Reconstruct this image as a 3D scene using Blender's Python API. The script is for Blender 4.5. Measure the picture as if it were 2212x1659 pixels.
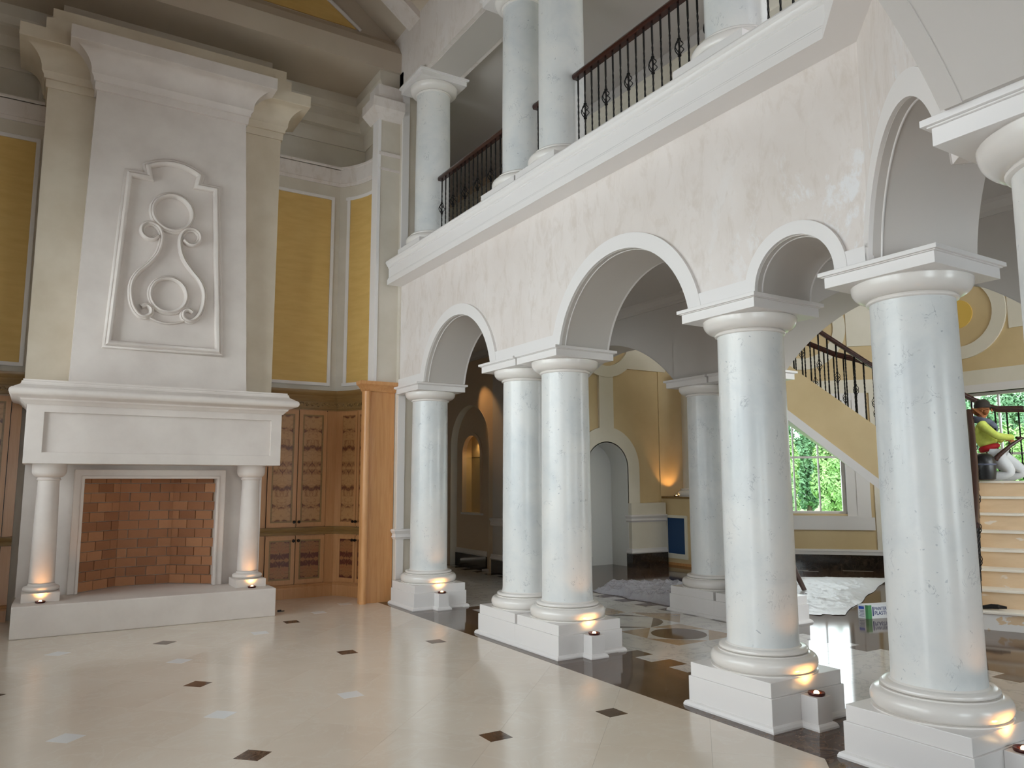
import bpy, bmesh, math, random
from math import sin, cos, pi, radians, sqrt, atan2
from mathutils import Vector, Matrix, noise
random.seed(7)
for o in list(bpy.data.objects): bpy.data.objects.remove(o)
SC = bpy.context.scene
COL = SC.collection

# ------------------------------------------------------------------ camera
cam_d = bpy.data.cameras.new('camera'); cam = bpy.data.objects.new('camera', cam_d); COL.objects.link(cam)
SC.camera = cam
YAW, PIT, ROL = radians(31.676), radians(7.308), radians(-0.144)
F = Vector((sin(YAW)*cos(PIT), cos(YAW)*cos(PIT), sin(PIT)))
Rt = Vector((cos(YAW), -sin(YAW), 0)); Up = Rt.cross(F)
R2 = Rt*cos(ROL)+Up*sin(ROL); U2 = -Rt*sin(ROL)+Up*cos(ROL)
m = Matrix((R2, U2, -F)).transposed().to_4x4(); m.translation = Vector((0, 0, 1.6))
cam.matrix_world = m
cam_d.sensor_fit = 'HORIZONTAL'; cam_d.sensor_width = 36.0; cam_d.lens = 1649.87/2212*36.0
cam_d.clip_start = 0.05; cam_d.clip_end = 200

# ------------------------------------------------------------------ view, world, daylight
vs = SC.view_settings
SC.display_settings.display_device = 'sRGB'
vs.view_transform = 'Standard'; vs.look = 'None'; vs.gamma = 1.0; vs.use_curve_mapping = False
vs.exposure = -0.20
try:
    SC.cycles.max_bounces = 8; SC.cycles.diffuse_bounces = 5; SC.cycles.glossy_bounces = 4
    SC.cycles.transparent_max_bounces = 12; SC.cycles.transmission_bounces = 4
    SC.cycles.sample_clamp_indirect = 4.0; SC.cycles.use_denoising = True
    SC.cycles.caustics_reflective = False; SC.cycles.caustics_refractive = False
except Exception: pass
W = bpy.data.worlds.new('sky'); SC.world = W; W.use_nodes = True
bg = W.node_tree.nodes['Background']; bg.inputs[0].default_value = (0.90, 0.95, 1.0, 1); bg.inputs[1].default_value = 6.0
def area(name, loc, direction, sx, sy, radiance, col, portal=False):
    l = bpy.data.lights.new(name, 'AREA'); l.shape = 'RECTANGLE'; l.size = sx; l.size_y = sy
    l.color = col; l.energy = radiance*pi*sx*sy
    o = bpy.data.objects.new(name, l); COL.objects.link(o)
    o.location = loc; o.rotation_euler = Vector(direction).to_track_quat('-Z', 'Y').to_euler()
    if portal: l.cycles.is_portal = True
    return o
DAY = (0.955, 0.94, 1.0)
# daylight through the tall windows of the left wall (outside the frame) and of the wall behind the camera
for yc in (4.0, 6.3, 8.6):
    area('window_daylight', (-2.35, yc, 3.0), (1, 0, -0.45), 4.2, 1.75, 2.7, DAY)
for xc in (-0.6, 1.7):
    area('window_daylight', (xc, -3.35, 1.75), (0, 1, -0.3), 2.7, 1.9, 2.6, (0.84, 0.92, 1.0))
# unseen windows added at the stair hall and gallery ends to brighten both
area('window_daylight', (10.4, -3.3, 3.7), (0, 1, -0.3), 5.4, 5.0, 2.7, DAY)
area('window_daylight', (5.9, -3.35, 1.75), (0, 1, -0.2), 2.7, 1.6, 2.6, DAY)
# sky portals at the hall windows
area('sky_portal', (12.9, 9.75, 2.05), (-1, -1, 0), 1.4, 2.1, 1, DAY, True)
area('sky_portal', (14.15, 7.05, 2.1), (-1, 0, 0), 2.8, 2.2, 1, DAY, True)

# ------------------------------------------------------------------ materials
def S(r, g, b):
    def f(c):
        c /= 255.0
        return c/12.92 if c <= 0.04045 else ((c+0.055)/1.055)**2.4
    return (f(r), f(g), f(b), 1)
def mk(name, col, rough=0.5, metal=0.0, coat=0.0, spec=0.5):
    m = bpy.data.materials.new(name); m.use_nodes = True
    b = m.node_tree.nodes['Principled BSDF']
    b.inputs['Base Color'].default_value = col; b.inputs['Roughness'].default_value = rough
    b.inputs['Metallic'].default_value = metal; b.inputs['Coat Weight'].default_value = coat
    b.inputs['Coat Roughness'].default_value = 0.12
    b.inputs['Specular IOR Level'].default_value = spec
    m.diffuse_color = col
    return m
def nd(m, t, **kw):
    n = m.node_tree.nodes.new(t)
    for k, v in kw.items():
        if k in n.inputs.keys(): n.inputs[k].default_value = v
        else: setattr(n, k, v)
    return n
def lk(m, a, b): m.node_tree.links.new(a, b)
def coords(m, scale=(1, 1, 1), kind='pos', rot=(0, 0, 0)):
    if kind == 'pos': src = nd(m, 'ShaderNodeNewGeometry').outputs['Position']
    else: src = nd(m, 'ShaderNodeTexCoord').outputs['Object']
    mp = nd(m, 'ShaderNodeMapping'); mp.inputs['Scale'].default_value = scale; mp.inputs['Rotation'].default_value = rot
    lk(m, src, mp.inputs[0]); return mp.outputs[0]
def nz(m, co, scale, detail=4, rough=0.55, dist=0.0):
    n = nd(m, 'ShaderNodeTexNoise'); n.inputs['Scale'].default_value = scale; n.inputs['Detail'].default_value = detail
    n.inputs['Roughness'].default_value = rough; n.inputs['Distortion'].default_value = dist
    lk(m, co, n.inputs['Vector']); return n.outputs['Fac']
def ramp(m, fac, stops, interp='LINEAR'):
    r = nd(m, 'ShaderNodeValToRGB'); r.color_ramp.interpolation = interp
    e = r.color_ramp.elements
    while len(e) < len(stops): e.new(0.5)
    for i, (p, c) in enumerate(stops):
        e[i].position = p; e[i].color = c if len(c) == 4 else (*c, 1)
    lk(m, fac, r.inputs[0]); return r.outputs[0]
def g(v): return (v, v, v, 1)
def mix(m, fac, a, b, mode='MIX'):
    n = nd(m, 'ShaderNodeMix'); n.data_type = 'RGBA'; n.blend_type = mode
    for inp, v in ((n.inputs[0], fac), (n.inputs[6], a), (n.inputs[7], b)):
        if hasattr(v, 'is_output'): lk(m, v, inp)
        elif isinstance(v, (int, float)): inp.default_value = v
        else: inp.default_value = v
    return n.outputs[2]
def math_(m, op, a, b=None):
    n = nd(m, 'ShaderNodeMath'); n.operation = op
    for i, v in enumerate((a, b)):
        if v is None: continue
        if hasattr(v, 'is_output'): lk(m, v, n.inputs[i])
        else: n.inputs[i].default_value = v
    return n.outputs[0]
def out(m, col=None, rough=None, bump=None, bs=0.1, bd=0.01):
    b = m.node_tree.nodes['Principled BSDF']
    if col is not None: lk(m, col, b.inputs['Base Color'])
    if rough is not None: lk(m, rough, b.inputs['Roughness'])
    if bump is not None:
        bp = nd(m, 'ShaderNodeBump'); bp.inputs['Strength'].default_value = bs; bp.inputs['Distance'].default_value = bd
        lk(m, bump, bp.inputs['Height']); lk(m, bp.outputs[0], b.inputs['Normal'])
def simple(name, c1, c2, scale, rough=0.5, coat=0.0, detail=5, lo=0.35, hi=0.65, sc=(1, 1, 1), bump=0.0, kind='pos'):
    m = mk(name, c1, rough, coat=coat)
    f = nz(m, coords(m, sc, kind), scale, detail)
    out(m, ramp(m, f, [(lo, c1), (hi, c2)]), bump=f if bump else None, bs=bump, bd=0.004)
    return m

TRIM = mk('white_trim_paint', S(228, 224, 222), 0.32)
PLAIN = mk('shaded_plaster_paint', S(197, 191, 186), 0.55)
CEIL = simple('ceiling_paint', S(188, 174, 157), S(194, 181, 164), 1.2, 0.6)
STONE = simple('cast_limestone', S(211, 201, 194), S(222, 213, 206), 2.2, 0.6, bump=0.05, detail=8)
STONE_W = simple('warm_limestone', S(204, 190, 168), S(218, 206, 187), 1.6, 0.6, bump=0.05, detail=8)
GALW = mk('gallery_wall_paint', S(208, 188, 164), 0.55)
NICHEW = mk('niche_white_plaster', S(225, 225, 222), 0.6)
GOLD = simple('gold_wall_linen', S(207, 170, 98), S(214, 179, 108), 3.0, 0.6, sc=(1, 1, 5), detail=3)
TAN = simple('tan_wall_plaster', S(206, 182, 138), S(215, 192, 149), 1.5, 0.55)
CREAM = simple('cream_wall_plaster', S(222, 215, 198), S(229, 222, 207), 1.5, 0.55)
DISC = mk('bright_yellow_plaster', S(226, 188, 92), 0.55)

def plaster():
    m = mk('venetian_plaster', S(220, 210, 195), 0.42)
    co = coords(m, (1, 1, 0.7)); f1 = nz(m, co, 1.1, 6, 0.6, 0.3)
    base = ramp(m, f1, [(0.3, S(215, 205, 198)), (0.55, S(224, 216, 211)), (0.75, S(228, 223, 221))])
    co2 = coords(m, (1, 1, 0.45)); f2 = nz(m, co2, 8.0, 9, 0.68, 0.5)
    blot = ramp(m, f2, [(0.50, g(0)), (0.66, g(0.55))])
    c = mix(m, blot, base, S(202, 190, 179))
    # repair smears in white near the bay end of the wall
    geo = nd(m, 'ShaderNodeNewGeometry'); sep = nd(m, 'ShaderNodeSeparateXYZ'); lk(m, geo.outputs['Position'], sep.inputs[0])
    near = ramp(m, math_(m, 'MULTIPLY', sep.outputs[1], 0.2), [(0.50, g(1)), (0.86, g(0))])
    low = ramp(m, math_(m, 'MULTIPLY', sep.outputs[2], 0.2), [(0.70, g(1)), (0.82, g(0))])
    f3 = nz(m, coords(m, (1, 1, 0.6)), 4.2, 9, 0.72, 0.4)
    sm = ramp(m, f3, [(0.55, g(0)), (0.62, g(1))])
    k = math_(m, 'MULTIPLY', math_(m, 'MULTIPLY', near, low), math_(m, 'MULTIPLY', sm, 0.95))
    c = mix(m, k, c, S(232, 232, 234))
    out(m, c, bump=f2, bs=0.08, bd=0.004); return m
PLASTER = plaster()
PLASTER_G = simple('grey_green_plaster', S(204, 195, 180), S(213, 205, 192), 2.0, 0.5, detail=8)

def col_marble():
    m = mk('column_marble', S(224, 224, 222), 0.30, coat=0.18)
    co = coords(m); f = nz(m, co, 1.7, 6, 0.6, 0.4)
    base = ramp(m, f, [(0.28, S(203, 207, 209)), (0.5, S(220, 221, 220)), (0.72, S(230, 228, 224))])
    cs = coords(m, (1, 1, 0.8)); v = nz(m, cs, 9.0, 4, 0.6, 1.6)
    vein = ramp(m, math_(m, 'ABSOLUTE', math_(m, 'SUBTRACT', v, 0.5)), [(0.0, g(1)), (0.016, g(0))])
    gate = ramp(m, nz(m, co, 6.5, 3, 0.5), [(0.57, g(0)), (0.64, g(1))])
    k = math_(m, 'MULTIPLY', vein, math_(m, 'MULTIPLY', gate, 0.6))
    c = mix(m, k, base, S(128, 134, 142))
    sp = ramp(m, nz(m, co, 34, 2, 0.5), [(0.71, g(0)), (0.75, g(0.6))])
    c = mix(m, sp, c, S(150, 156, 164))
    out(m, c); return m
CMARB = col_marble()
CAPM = mk('cast_capital_stone', S(228, 223, 218), 0.22, coat=0.25)

def floor_marble(name, c1, c2, c3, vein, vs_=0.35, rough=0.12, scale=1.4, coat=0.2, spec=0.5):
    m = mk(name, c1, rough, coat=coat, spec=spec)
    oi = nd(m, 'ShaderNodeObjectInfo'); co0 = coords(m)
    add = nd(m, 'ShaderNodeVectorMath'); add.operation = 'ADD'; lk(m, co0, add.inputs[0])
    cmb = nd(m, 'ShaderNodeCombineXYZ'); lk(m, math_(m, 'MULTIPLY', oi.outputs['Random'], 40.0), cmb.inputs[2]); lk(m, cmb.outputs[0], add.inputs[1])
    co = add.outputs[0]
    f = nz(m, co, scale, 6, 0.6, 0.8)
    base = ramp(m, f, [(0.3, c1), (0.5, c2), (0.72, c3)])
    v = nz(m, co, scale*2.2, 6, 0.6, 1.2)
    k = ramp(m, math_(m, 'ABSOLUTE', math_(m, 'SUBTRACT', v, 0.5)), [(0.0, g(vs_)), (0.03, g(0))])
    out(m, mix(m, k, base, vein)); return m
CREAMF = floor_marble('cream_floor_marble', S(219, 205, 189), S(224, 211, 195), S(227, 216, 202), S(231, 224, 212), 0.35, 0.17, 0.9)
DARKF = floor_marble('dark_brown_marble', S(64, 46, 38), S(80, 60, 48), S(106, 84, 68), S(140, 116, 96), 0.35, 0.07, 3.0, 0.0, 0.26)
WHITEF = floor_marble('white_veined_marble', S(208, 204, 198), S(218, 214, 209), S(224, 221, 217), S(160, 160, 160), 0.5, 0.08, 1.3)
TANF = floor_marble('tan_marble', S(164, 138, 112), S(176, 150, 122), S(186, 162, 134), S(150, 124, 98), 0.4, 0.08, 2.0)
WHITEI = mk('white_inset_marble', S(226, 226, 226), 0.12)
BLACKB = floor_marble('black_brown_base_marble', S(28, 22, 20), S(38, 31, 27), S(56, 46, 40), S(90, 78, 68), 0.3, 0.12, 4.0)

def wood(name, c1, c2, rough=0.35, sc=(14, 14, 1.0), kind='pos'):
    m = mk(name, c1, rough, coat=0.15)
    f = nz(m, coords(m, sc, kind), 2.2, 6, 0.6, 0.6)
    out(m, ramp(m, f, [(0.3, c1), (0.7, c2)])); return m
HONEY = wood('honey_maple_wood', S(196, 138, 84), S(212, 158, 104))
HONEYD = wood('door_maple_wood', S(180, 130, 84), S(192, 143, 97))
OLIVE = wood('olive_brown_wood', S(126, 96, 56), S(144, 114, 70), sc=(1.5, 1.5, 14))
CARVE = simple('carved_gilt_wood', S(90, 66, 36), S(176, 140, 84), 26, 0.45, lo=0.42, hi=0.6, bump=0.9)
MAHOG = wood('dark_mahogany', S(44, 22, 18), S(64, 32, 24), 0.25, (3, 3, 20))
PLYW = simple('bare_stair_plywood', S(196, 158, 116), S(208, 172, 130), 3.0, 0.6, sc=(1, 1, 5))
TREADM = mk('pale_stair_tread', S(232, 224, 212), 0.5)
def riser_mat():
    m = mk('patched_riser_plywood', S(206, 168, 124), 0.6)
    f = nz(m, coords(m, (1, 1, 4)), 3, 5); c = ramp(m, f, [(0.3, S(206, 178, 144)), (0.7, S(217, 191, 158))])
    p = ramp(m, nz(m, coords(m, (1, 1, 1.6)), 4.2, 3, 0.5, 0.3), [(0.66, g(0)), (0.69, g(0.6))])
    # the lowest riser is filled with broad white patches
    sp = nd(m, 'ShaderNodeSeparateXYZ'); lk(m, nd(m, 'ShaderNodeNewGeometry').outputs['Position'], sp.inputs[0])
    lowz = ramp(m, sp.outputs[2], [(0.19, g(1)), (0.20, g(0))])
    p2 = ramp(m, nz(m, coords(m, (1, 1, 2.2)), 5.0, 4, 0.5, 0.4), [(0.44, g(0)), (0.47, g(0.95))])
    p = math_(m, 'MAXIMUM', p, math_(m, 'MULTIPLY', lowz, p2))
    out(m, mix(m, p, c, S(222, 220, 218))); return m
RISERM = riser_mat()
DARKWOOD = wood('dark_weathered_wood', S(84, 64, 60), S(104, 82, 76))
IRON = mk('black_wrought_iron', S(26, 24, 24), 0.45, metal=0.6)
KNOB = mk('black_bronze_knob', S(34, 28, 24), 0.35, metal=0.7)

def burl(name, light, dark, dens):
    # book-matched veneer: pattern mirrored about the middle of each panel (object space), repeated down the panel
    m = mk(name, light, 0.3, coat=0.2)
    tc = nd(m, 'ShaderNodeTexCoord'); sp = nd(m, 'ShaderNodeSeparateXYZ'); lk(m, tc.outputs['Object'], sp.inputs[0])
    ax = math_(m, 'ABSOLUTE', sp.outputs[0]); az = math_(m, 'ABSOLUTE', sp.outputs[2])
    cb = nd(m, 'ShaderNodeCombineXYZ'); lk(m, ax, cb.inputs[0]); lk(m, az, cb.inputs[2])
    f = nz(m, cb.outputs[0], 10.5, 6, 0.62, 1.5)
    band = nd(m, 'ShaderNodeMath'); band.operation = 'SINE'; lk(m, math_(m, 'MULTIPLY', az, 27.0), band.inputs[0])
    bb = ramp(m, band.outputs[0], [(0.2, g(0.0)), (0.95, g(0.16))])
    ff = math_(m, 'ADD', f, bb)
    out(m, ramp(m, ff, [(dens-0.16, light), (dens-0.02, S(152, 106, 66)), (dens+0.06, dark)])); return m
BURL = burl('bookmatched_burl_veneer', S(178, 136, 90), S(100, 56, 36), 0.64)
BURLR = burl('red_burl_veneer', S(150, 96, 60), S(92, 44, 32), 0.54)

def brickmat():
    m = mk('firebrick', S(176, 104, 62), 0.8)
    oi = nd(m, 'ShaderNodeObjectInfo')
    c = ramp(m, oi.outputs['Random'], [(0.0, S(148, 96, 62)), (0.5, S(168, 114, 76)), (1.0, S(184, 130, 90))])
    f = nz(m, coords(m), 22, 5)
    out(m, mix(m, math_(m, 'MULTIPLY', f, 0.35), c, S(130, 88, 62)), bump=f, bs=0.3, bd=0.004); return m
BRICK = brickmat()
MORTAR = mk('grey_mortar', S(196, 180, 162), 0.9)

def glass():
    m = bpy.data.materials.new('window_glass'); m.use_nodes = True; nt = m.node_tree
    for n in list(nt.nodes): nt.nodes.remove(n)
    o = nt.nodes.new('ShaderNodeOutputMaterial'); mx = nt.nodes.new('ShaderNodeMixShader')
    t = nt.nodes.new('ShaderNodeBsdfTransparent'); t.inputs[0].default_value = (0.95, 0.98, 0.97, 1)
    gl = nt.nodes.new('ShaderNodeBsdfGlossy'); gl.inputs['Roughness'].default_value = 0.02
    fr = nt.nodes.new('ShaderNodeFresnel'); fr.inputs[0].default_value = 1.35
    nt.links.new(fr.outputs[0], mx.inputs[0]); nt.links.new(t.outputs[0], mx.inputs[1]); nt.links.new(gl.outputs[0], mx.inputs[2])
    nt.links.new(mx.outputs[0], o.inputs[0]); return m
GLASS = glass()
def film(name, tint, alpha, rough, bump=0.8):
    m = mk(name, tint, rough, spec=0.8); b = m.node_tree.nodes['Principled BSDF']
    b.inputs['Alpha'].default_value = alpha
    f = nz(m, coords(m, (1, 1, 1), 'pos', (0, 0, 0.7)), 16, 3, 0.6, 1.5); out(m, None, None, math_(m, 'ABSOLUTE', math_(m, 'SUBTRACT', f, 0.5)), bump, 0.05); return m
FILM = film('clear_plastic_film', S(222, 221, 232), 0.58, 0.10)
FILM_GLARE = film('white_plastic_film', S(246, 248, 252), 0.97, 0.3, 0.35)  # near-opaque white stands in for window glare on the film
def emit(name, col, s):
    m = mk(name, col, 0.4); b = m.node_tree.nodes['Principled BSDF']
    b.inputs['Emission Color'].default_value = col; b.inputs['Emission Strength'].default_value = s; return m
LAMP = emit('warm_lamp_lens', (1.0, 0.62, 0.25, 1), 16.0)
RIM = mk('dark_red_lamp_rim', S(70, 22, 18), 0.3, metal=0.3)
def leafmat(name, c1, c2):
    m = mk(name, c1, 0.6); f = nz(m, coords(m), 1.6, 5)
    out(m, ramp(m, f, [(0.3, c1), (0.7, c2)]))
    b = m.node_tree.nodes['Principled BSDF']; b.inputs['Subsurface Weight'].default_value = 0.0; return m
LEAF = leafmat('bright_leaves', S(120, 166, 96), S(168, 206, 132))
LEAFD = leafmat('dark_leaves', S(88, 134, 96), S(134, 176, 130))
BARK = mk('bark', S(104, 92, 78), 0.9)
GRASS = mk('lawn_ground', S(120, 150, 90), 0.9)
BLUE = mk('blue_panel_film', S(24, 62, 104), 0.5)

# ------------------------------------------------------------------ mesh helpers
class MB:
    def __init__(s): s.v = []; s.f = []
    def add(s, v, f):
        o = len(s.v); s.v += [tuple(p) for p in v]; s.f += [tuple(i+o for i in q) for q in f]; return s
    def box(s, x0, x1, y0, y1, z0, z1):
        return s.add([(x0,y0,z0),(x1,y0,z0),(x1,y1,z0),(x0,y1,z0),(x0,y0,z1),(x1,y0,z1),(x1,y1,z1),(x0,y1,z1)],
            [(0,3,2,1),(4,5,6,7),(0,1,5,4),(1,2,6,5),(2,3,7,6),(3,0,4,7)])
    def prism(s, poly, z0, z1):
        n = len(poly)
        return s.add([(x,y,z0) for x,y in poly]+[(x,y,z1) for x,y in poly],
            [tuple(reversed(range(n))), tuple(range(n,2*n))]+[(i,(i+1)%n,n+(i+1)%n,n+i) for i in range(n)])
    def prism_xf(s, poly, d0, d1, fn):
        """poly in (a,b) plane coordinates, extruded from depth d0 to d1, placed by fn(a,d,b)"""
        n = len(poly)
        return s.add([fn(a,d0,b) for a,b in poly]+[fn(a,d1,b) for a,b in poly],
            [tuple(range(n)), tuple(reversed(range(n,2*n)))]+[(i,n+i,n+(i+1)%n,(i+1)%n) for i in range(n)])
    def lathe(s, prof, n=32, c=(0,0,0), cap=True):
        v = []; f = []
        for r, z in prof:
            for i in range(n): v.append((c[0]+r*cos(2*pi*i/n), c[1]+r*sin(2*pi*i/n), c[2]+z))
        for k in range(len(prof)-1):
            for i in range(n):
                a = k*n+i; b = k*n+(i+1)%n; f.append((a, b, b+n, a+n))
        if cap:
            f.append(tuple(reversed(range(n)))); f.append(tuple(range((len(prof)-1)*n, len(prof)*n)))
        return s.add(v, f)
    def tube(s, pts, r, n=6, closed=False, cap=True):
        pts = [Vector(p) for p in pts]; N = len(pts); v = []; f = []
        rr = r if isinstance(r, (list, tuple)) else [r]*N
        prev = None
        for i, p in enumerate(pts):
            if closed: t = pts[(i+1)%N]-pts[i-1]
            else: t = pts[min(i+1,N-1)]-pts[max(i-1,0)]
            t.normalize()
            if prev is None:
                a = Vector((0,0,1)) if abs(t.z) < 0.9 else Vector((1,0,0))
                e1 = t.cross(a).normalized()
            else:
                e1 = (prev - t*prev.dot(t)).normalized()
            prev = e1; e2 = t.cross(e1)
            for k in range(n):
                an = 2*pi*k/n; v.append(p+(e1*cos(an)+e2*sin(an))*rr[i])
        for i in range(N if closed else N-1):
            for k in range(n):
                a = i*n+k; b = i*n+(k+1)%n; c = ((i+1)%N)*n
                f.append((a, b, c+(k+1)%n, c+k))
        if cap and not closed:
            f.append(tuple(reversed(range(n)))); f.append(tuple(range((N-1)*n, N*n)))
        return s.add(v, f)
    def sweep(s, path, prof, closed=False, cap=True, side=1):
        """profile (out, z) swept along a horizontal path of (x,y); out is to the right of travel times side"""
        P = [Vector(p) for p in path]; N = len(P); v = []; f = []; K = len(prof)
        for i in range(N):
            if closed: d0 = (P[i]-P[i-1]).normalized(); d1 = (P[(i+1)%N]-P[i]).normalized()
            else:
                d0 = (P[i]-P[i-1]).normalized() if i > 0 else (P[1]-P[0]).normalized()
                d1 = (P[i+1]-P[i]).normalized() if i < N-1 else d0
            n0 = Vector((d0.y, -d0.x))*side; n1 = Vector((d1.y, -d1.x))*side
            mm = (n0+n1); mm = mm/ max(0.2, mm.dot(n0))
            for o, z in prof: v.append((P[i].x+mm.x*o, P[i].y+mm.y*o, z))
        for i in range(N if closed else N-1):
            for k in range(K):
                a = i*K+k; b = i*K+(k+1)%K; c = ((i+1)%N)*K
                f.append((a, b, c+(k+1)%K, c+k) if side > 0 else (a, c+k, c+(k+1)%K, b))
        if cap and not closed:
            f.append(tuple(range(K))); f.append(tuple(reversed(range((N-1)*K, N*K))))
        return s.add(v, f)
    def arcwall(s, prof, top, d0, d1, fn):
        """solid wall: prof is the lower outline [(s,z)...], top height, between depths d0<d1, placed by fn(s,d,z)"""
        n = len(prof); v = []
        for a, z in prof: v += [fn(a,d0,z), fn(a,d0,top), fn(a,d1,z), fn(a,d1,top)]
        f = []
        for i in range(n-1):
            a = 4*i; b = 4*i+4
            if abs(prof[i][0]-prof[i+1][0]) > 1e-6:
                f += [(a,b,b+1,a+1), (a+2,a+3,b+3,b+2), (a+1,b+1,b+3,a+3)]
            f.append((a,a+2,b+2,b))
        f += [(0,1,3,2), (4*n-4,4*n-2,4*n-1,4*n-3)]
        return s.add(v, f)
    def ribbon(s, inner, outer, d0, d1, fn, closed=False):
        """band between two equal-length outlines in the wall plane, extruded d0..d1"""
        n = len(inner); v = []
        for (a,z),(b,w) in zip(inner, outer): v += [fn(a,d0,z), fn(b,d0,w), fn(b,d1,w), fn(a,d1,z)]
        f = []
        for i in range(n if closed else n-1):
            a = 4*i; b = 4*((i+1)%n)
            for k in range(4): f.append((a+k, b+k, b+(k+1)%4, a+(k+1)%4))
        if not closed: f += [(3,2,1,0), (4*n-4,4*n-3,4*n-2,4*n-1)]
        return s.add(v, f)

def fixnorm(me):
    bm = bmesh.new(); bm.from_mesh(me); bmesh.ops.recalc_face_normals(bm, faces=bm.faces); bm.to_mesh(me); bm.free()
def obj(name, mb, mat, parent=None, smooth=None, origin=None, bevel=0.0, recalc=True):
    me = bpy.data.meshes.new(name)
    vv = mb.v
    if origin is not None: vv = [(x-origin[0], y-origin[1], z-origin[2]) for x, y, z in vv]
    me.from_pydata(vv, [], mb.f); me.update()
    if recalc: fixnorm(me)
    if bevel:
        bm = bmesh.new(); bm.from_mesh(me)
        bmesh.ops.bevel(bm, geom=[e for e in bm.edges if len(e.link_faces) == 2 and e.calc_face_angle(0) > 0.9], offset=bevel, segments=2, affect='EDGES', profile=0.6)
        bm.to_mesh(me); bm.free()
    if mat: me.materials.append(mat)
    if smooth:
        for p in me.polygons: p.use_smooth = True
        try: me.set_sharp_from_angle(angle=radians(smooth))
        except Exception: pass
    o = bpy.data.objects.new(name, me); COL.objects.link(o)
    if origin is not None: o.location = origin
    if parent is not None:
        o.parent = parent
        o.matrix_parent_inverse = Matrix.Identity(4)
        o.location = Vector(o.location) - world_loc(parent)
    return o
def world_loc(p):
    l = Vector((0, 0, 0))
    while p is not None: l += Vector(p.location); p = p.parent
    return l
def thing(name, label, cat, loc=(0,0,0), group=None):
    o = bpy.data.objects.new(name, None); COL.objects.link(o); o.location = loc; o.empty_display_size = 0.1
    o['label'] = label; o['category'] = cat
    if group: o['group'] = group
    return o
def tag(o, label, cat, group=None):
    o['label'] = label; o['category'] = cat
    if group: o['group'] = group
    return o
LABELS = {}
def struct(name, mb=None, mat=None, label=None, cat=None, **kw):
    if mb is None:
        o = bpy.data.objects.new(name, None); COL.objects.link(o); o.empty_display_size = 0.1
    else: o = obj(name, mb, mat, **kw)
    o['kind'] = 'structure'
    if label: o['label'] = label
    if cat: o['category'] = cat
    return o
def share(src, parent, loc, rot=None, name=None):
    c = src.copy(); COL.objects.link(c); c.parent = parent; c.location = loc
    if rot is not None: c.rotation_euler = rot
    return c
def copy_tree(o, loc, label, group=None, parent=None):
    c = o.copy(); COL.objects.link(c)
    if parent is None:
        c.location = loc; c['label'] = label
        if group: c['group'] = group
    else: c.parent = parent
    for ch in list(o.children): copy_tree(ch, None, None, None, c)
    return c
def arc(cx, cz, r, a0, a1, n):
    return [(cx+r*cos(a0+(a1-a0)*i/n), cz+r*sin(a0+(a1-a0)*i/n)) for i in range(n+1)]

# ================================================================== STRUCTURE
def fnR(s, d, z): return (d, s, z)              # walls running along Y: s = y, depth = x
def fnB(s, d, z): return (s, d, z)              # walls running along X: s = x, depth = y
RT = sqrt(0.5)
def fnD(s, d, z): return (4.22-RT*s+RT*d, 2.69-RT*s-RT*d, z)
def fnDm(s, d, z): x, y, z = fnD(s, d, z); return (2.4-x, y, z)
def archpts(c, zc, r, z0, n=28):
    a0 = math.asin((z0-zc)/r)
    return arc(c, zc, r, pi-a0, a0, n)          # left to right
Z0 = 2.90
A_BIG1 = (8.12, 2.73, 0.885); A_BIG2 = (5.06, 2.73, 0.885); A_SM = (3.235, 2.92, 0.315)
def arch_small(c, zc, r, n=24): return [(c-r, Z0)]+arc(c, zc, r, pi, 0, n)+[(c+r, Z0)]

# ---- floor
floor = struct('floor', MB().box(-2.4, 15.0, -3.3, 14.8, -0.10, -0.03), MORTAR, 'stone floor of the great room, gallery and hall', 'floor')
def clip(poly, a, b, c):
    """keep a*x+b*y<=c"""
    res = []
    for i in range(len(poly)):
        p, q = poly[i], poly[(i+1)%len(poly)]
        dp = a*p[0]+b*p[1]-c; dq = a*q[0]+b*q[1]-c
        if dp <= 0: res.append(p)
        if dp*dq < 0:
            t = dp/(dp-dq); res.append((p[0]+t*(q[0]-p[0]), p[1]+t*(q[1]-p[1])))
    return res
def slab(name, poly, mat, z1=0.0, z0=-0.03, parent=None):
    cx = sum(p[0] for p in poly)/len(poly); cy = sum(p[1] for p in poly)/len(poly)
    return obj(name, MB().prism(poly, z0, z1), mat, parent or floor, origin=(cx, cy, 0))
H = 0.47
for a in range(-11, 5):
    for b in range(-17, 16):
        if (a+b) % 2 == 0: continue
        cx, cy = 2.58+H*a, 4.39+H*b; h = H-0.0006
        p = [(cx-h, cy), (cx, cy-h), (cx+h, cy), (cx, cy+h)]
        p = clip(p, 1, 0, 4.0-0.001); p = clip(p, 1, -1, 0.97-0.001) if p else p
        p = clip(p, -1, 0, 2.1) if p else p; p = clip(p, 0, 1, 11.2) if p else p; p = clip(p, 0, -1, 3.1) if p else p
        if len(p) >= 3: slab('floor_tile', p, CREAMF)
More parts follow.
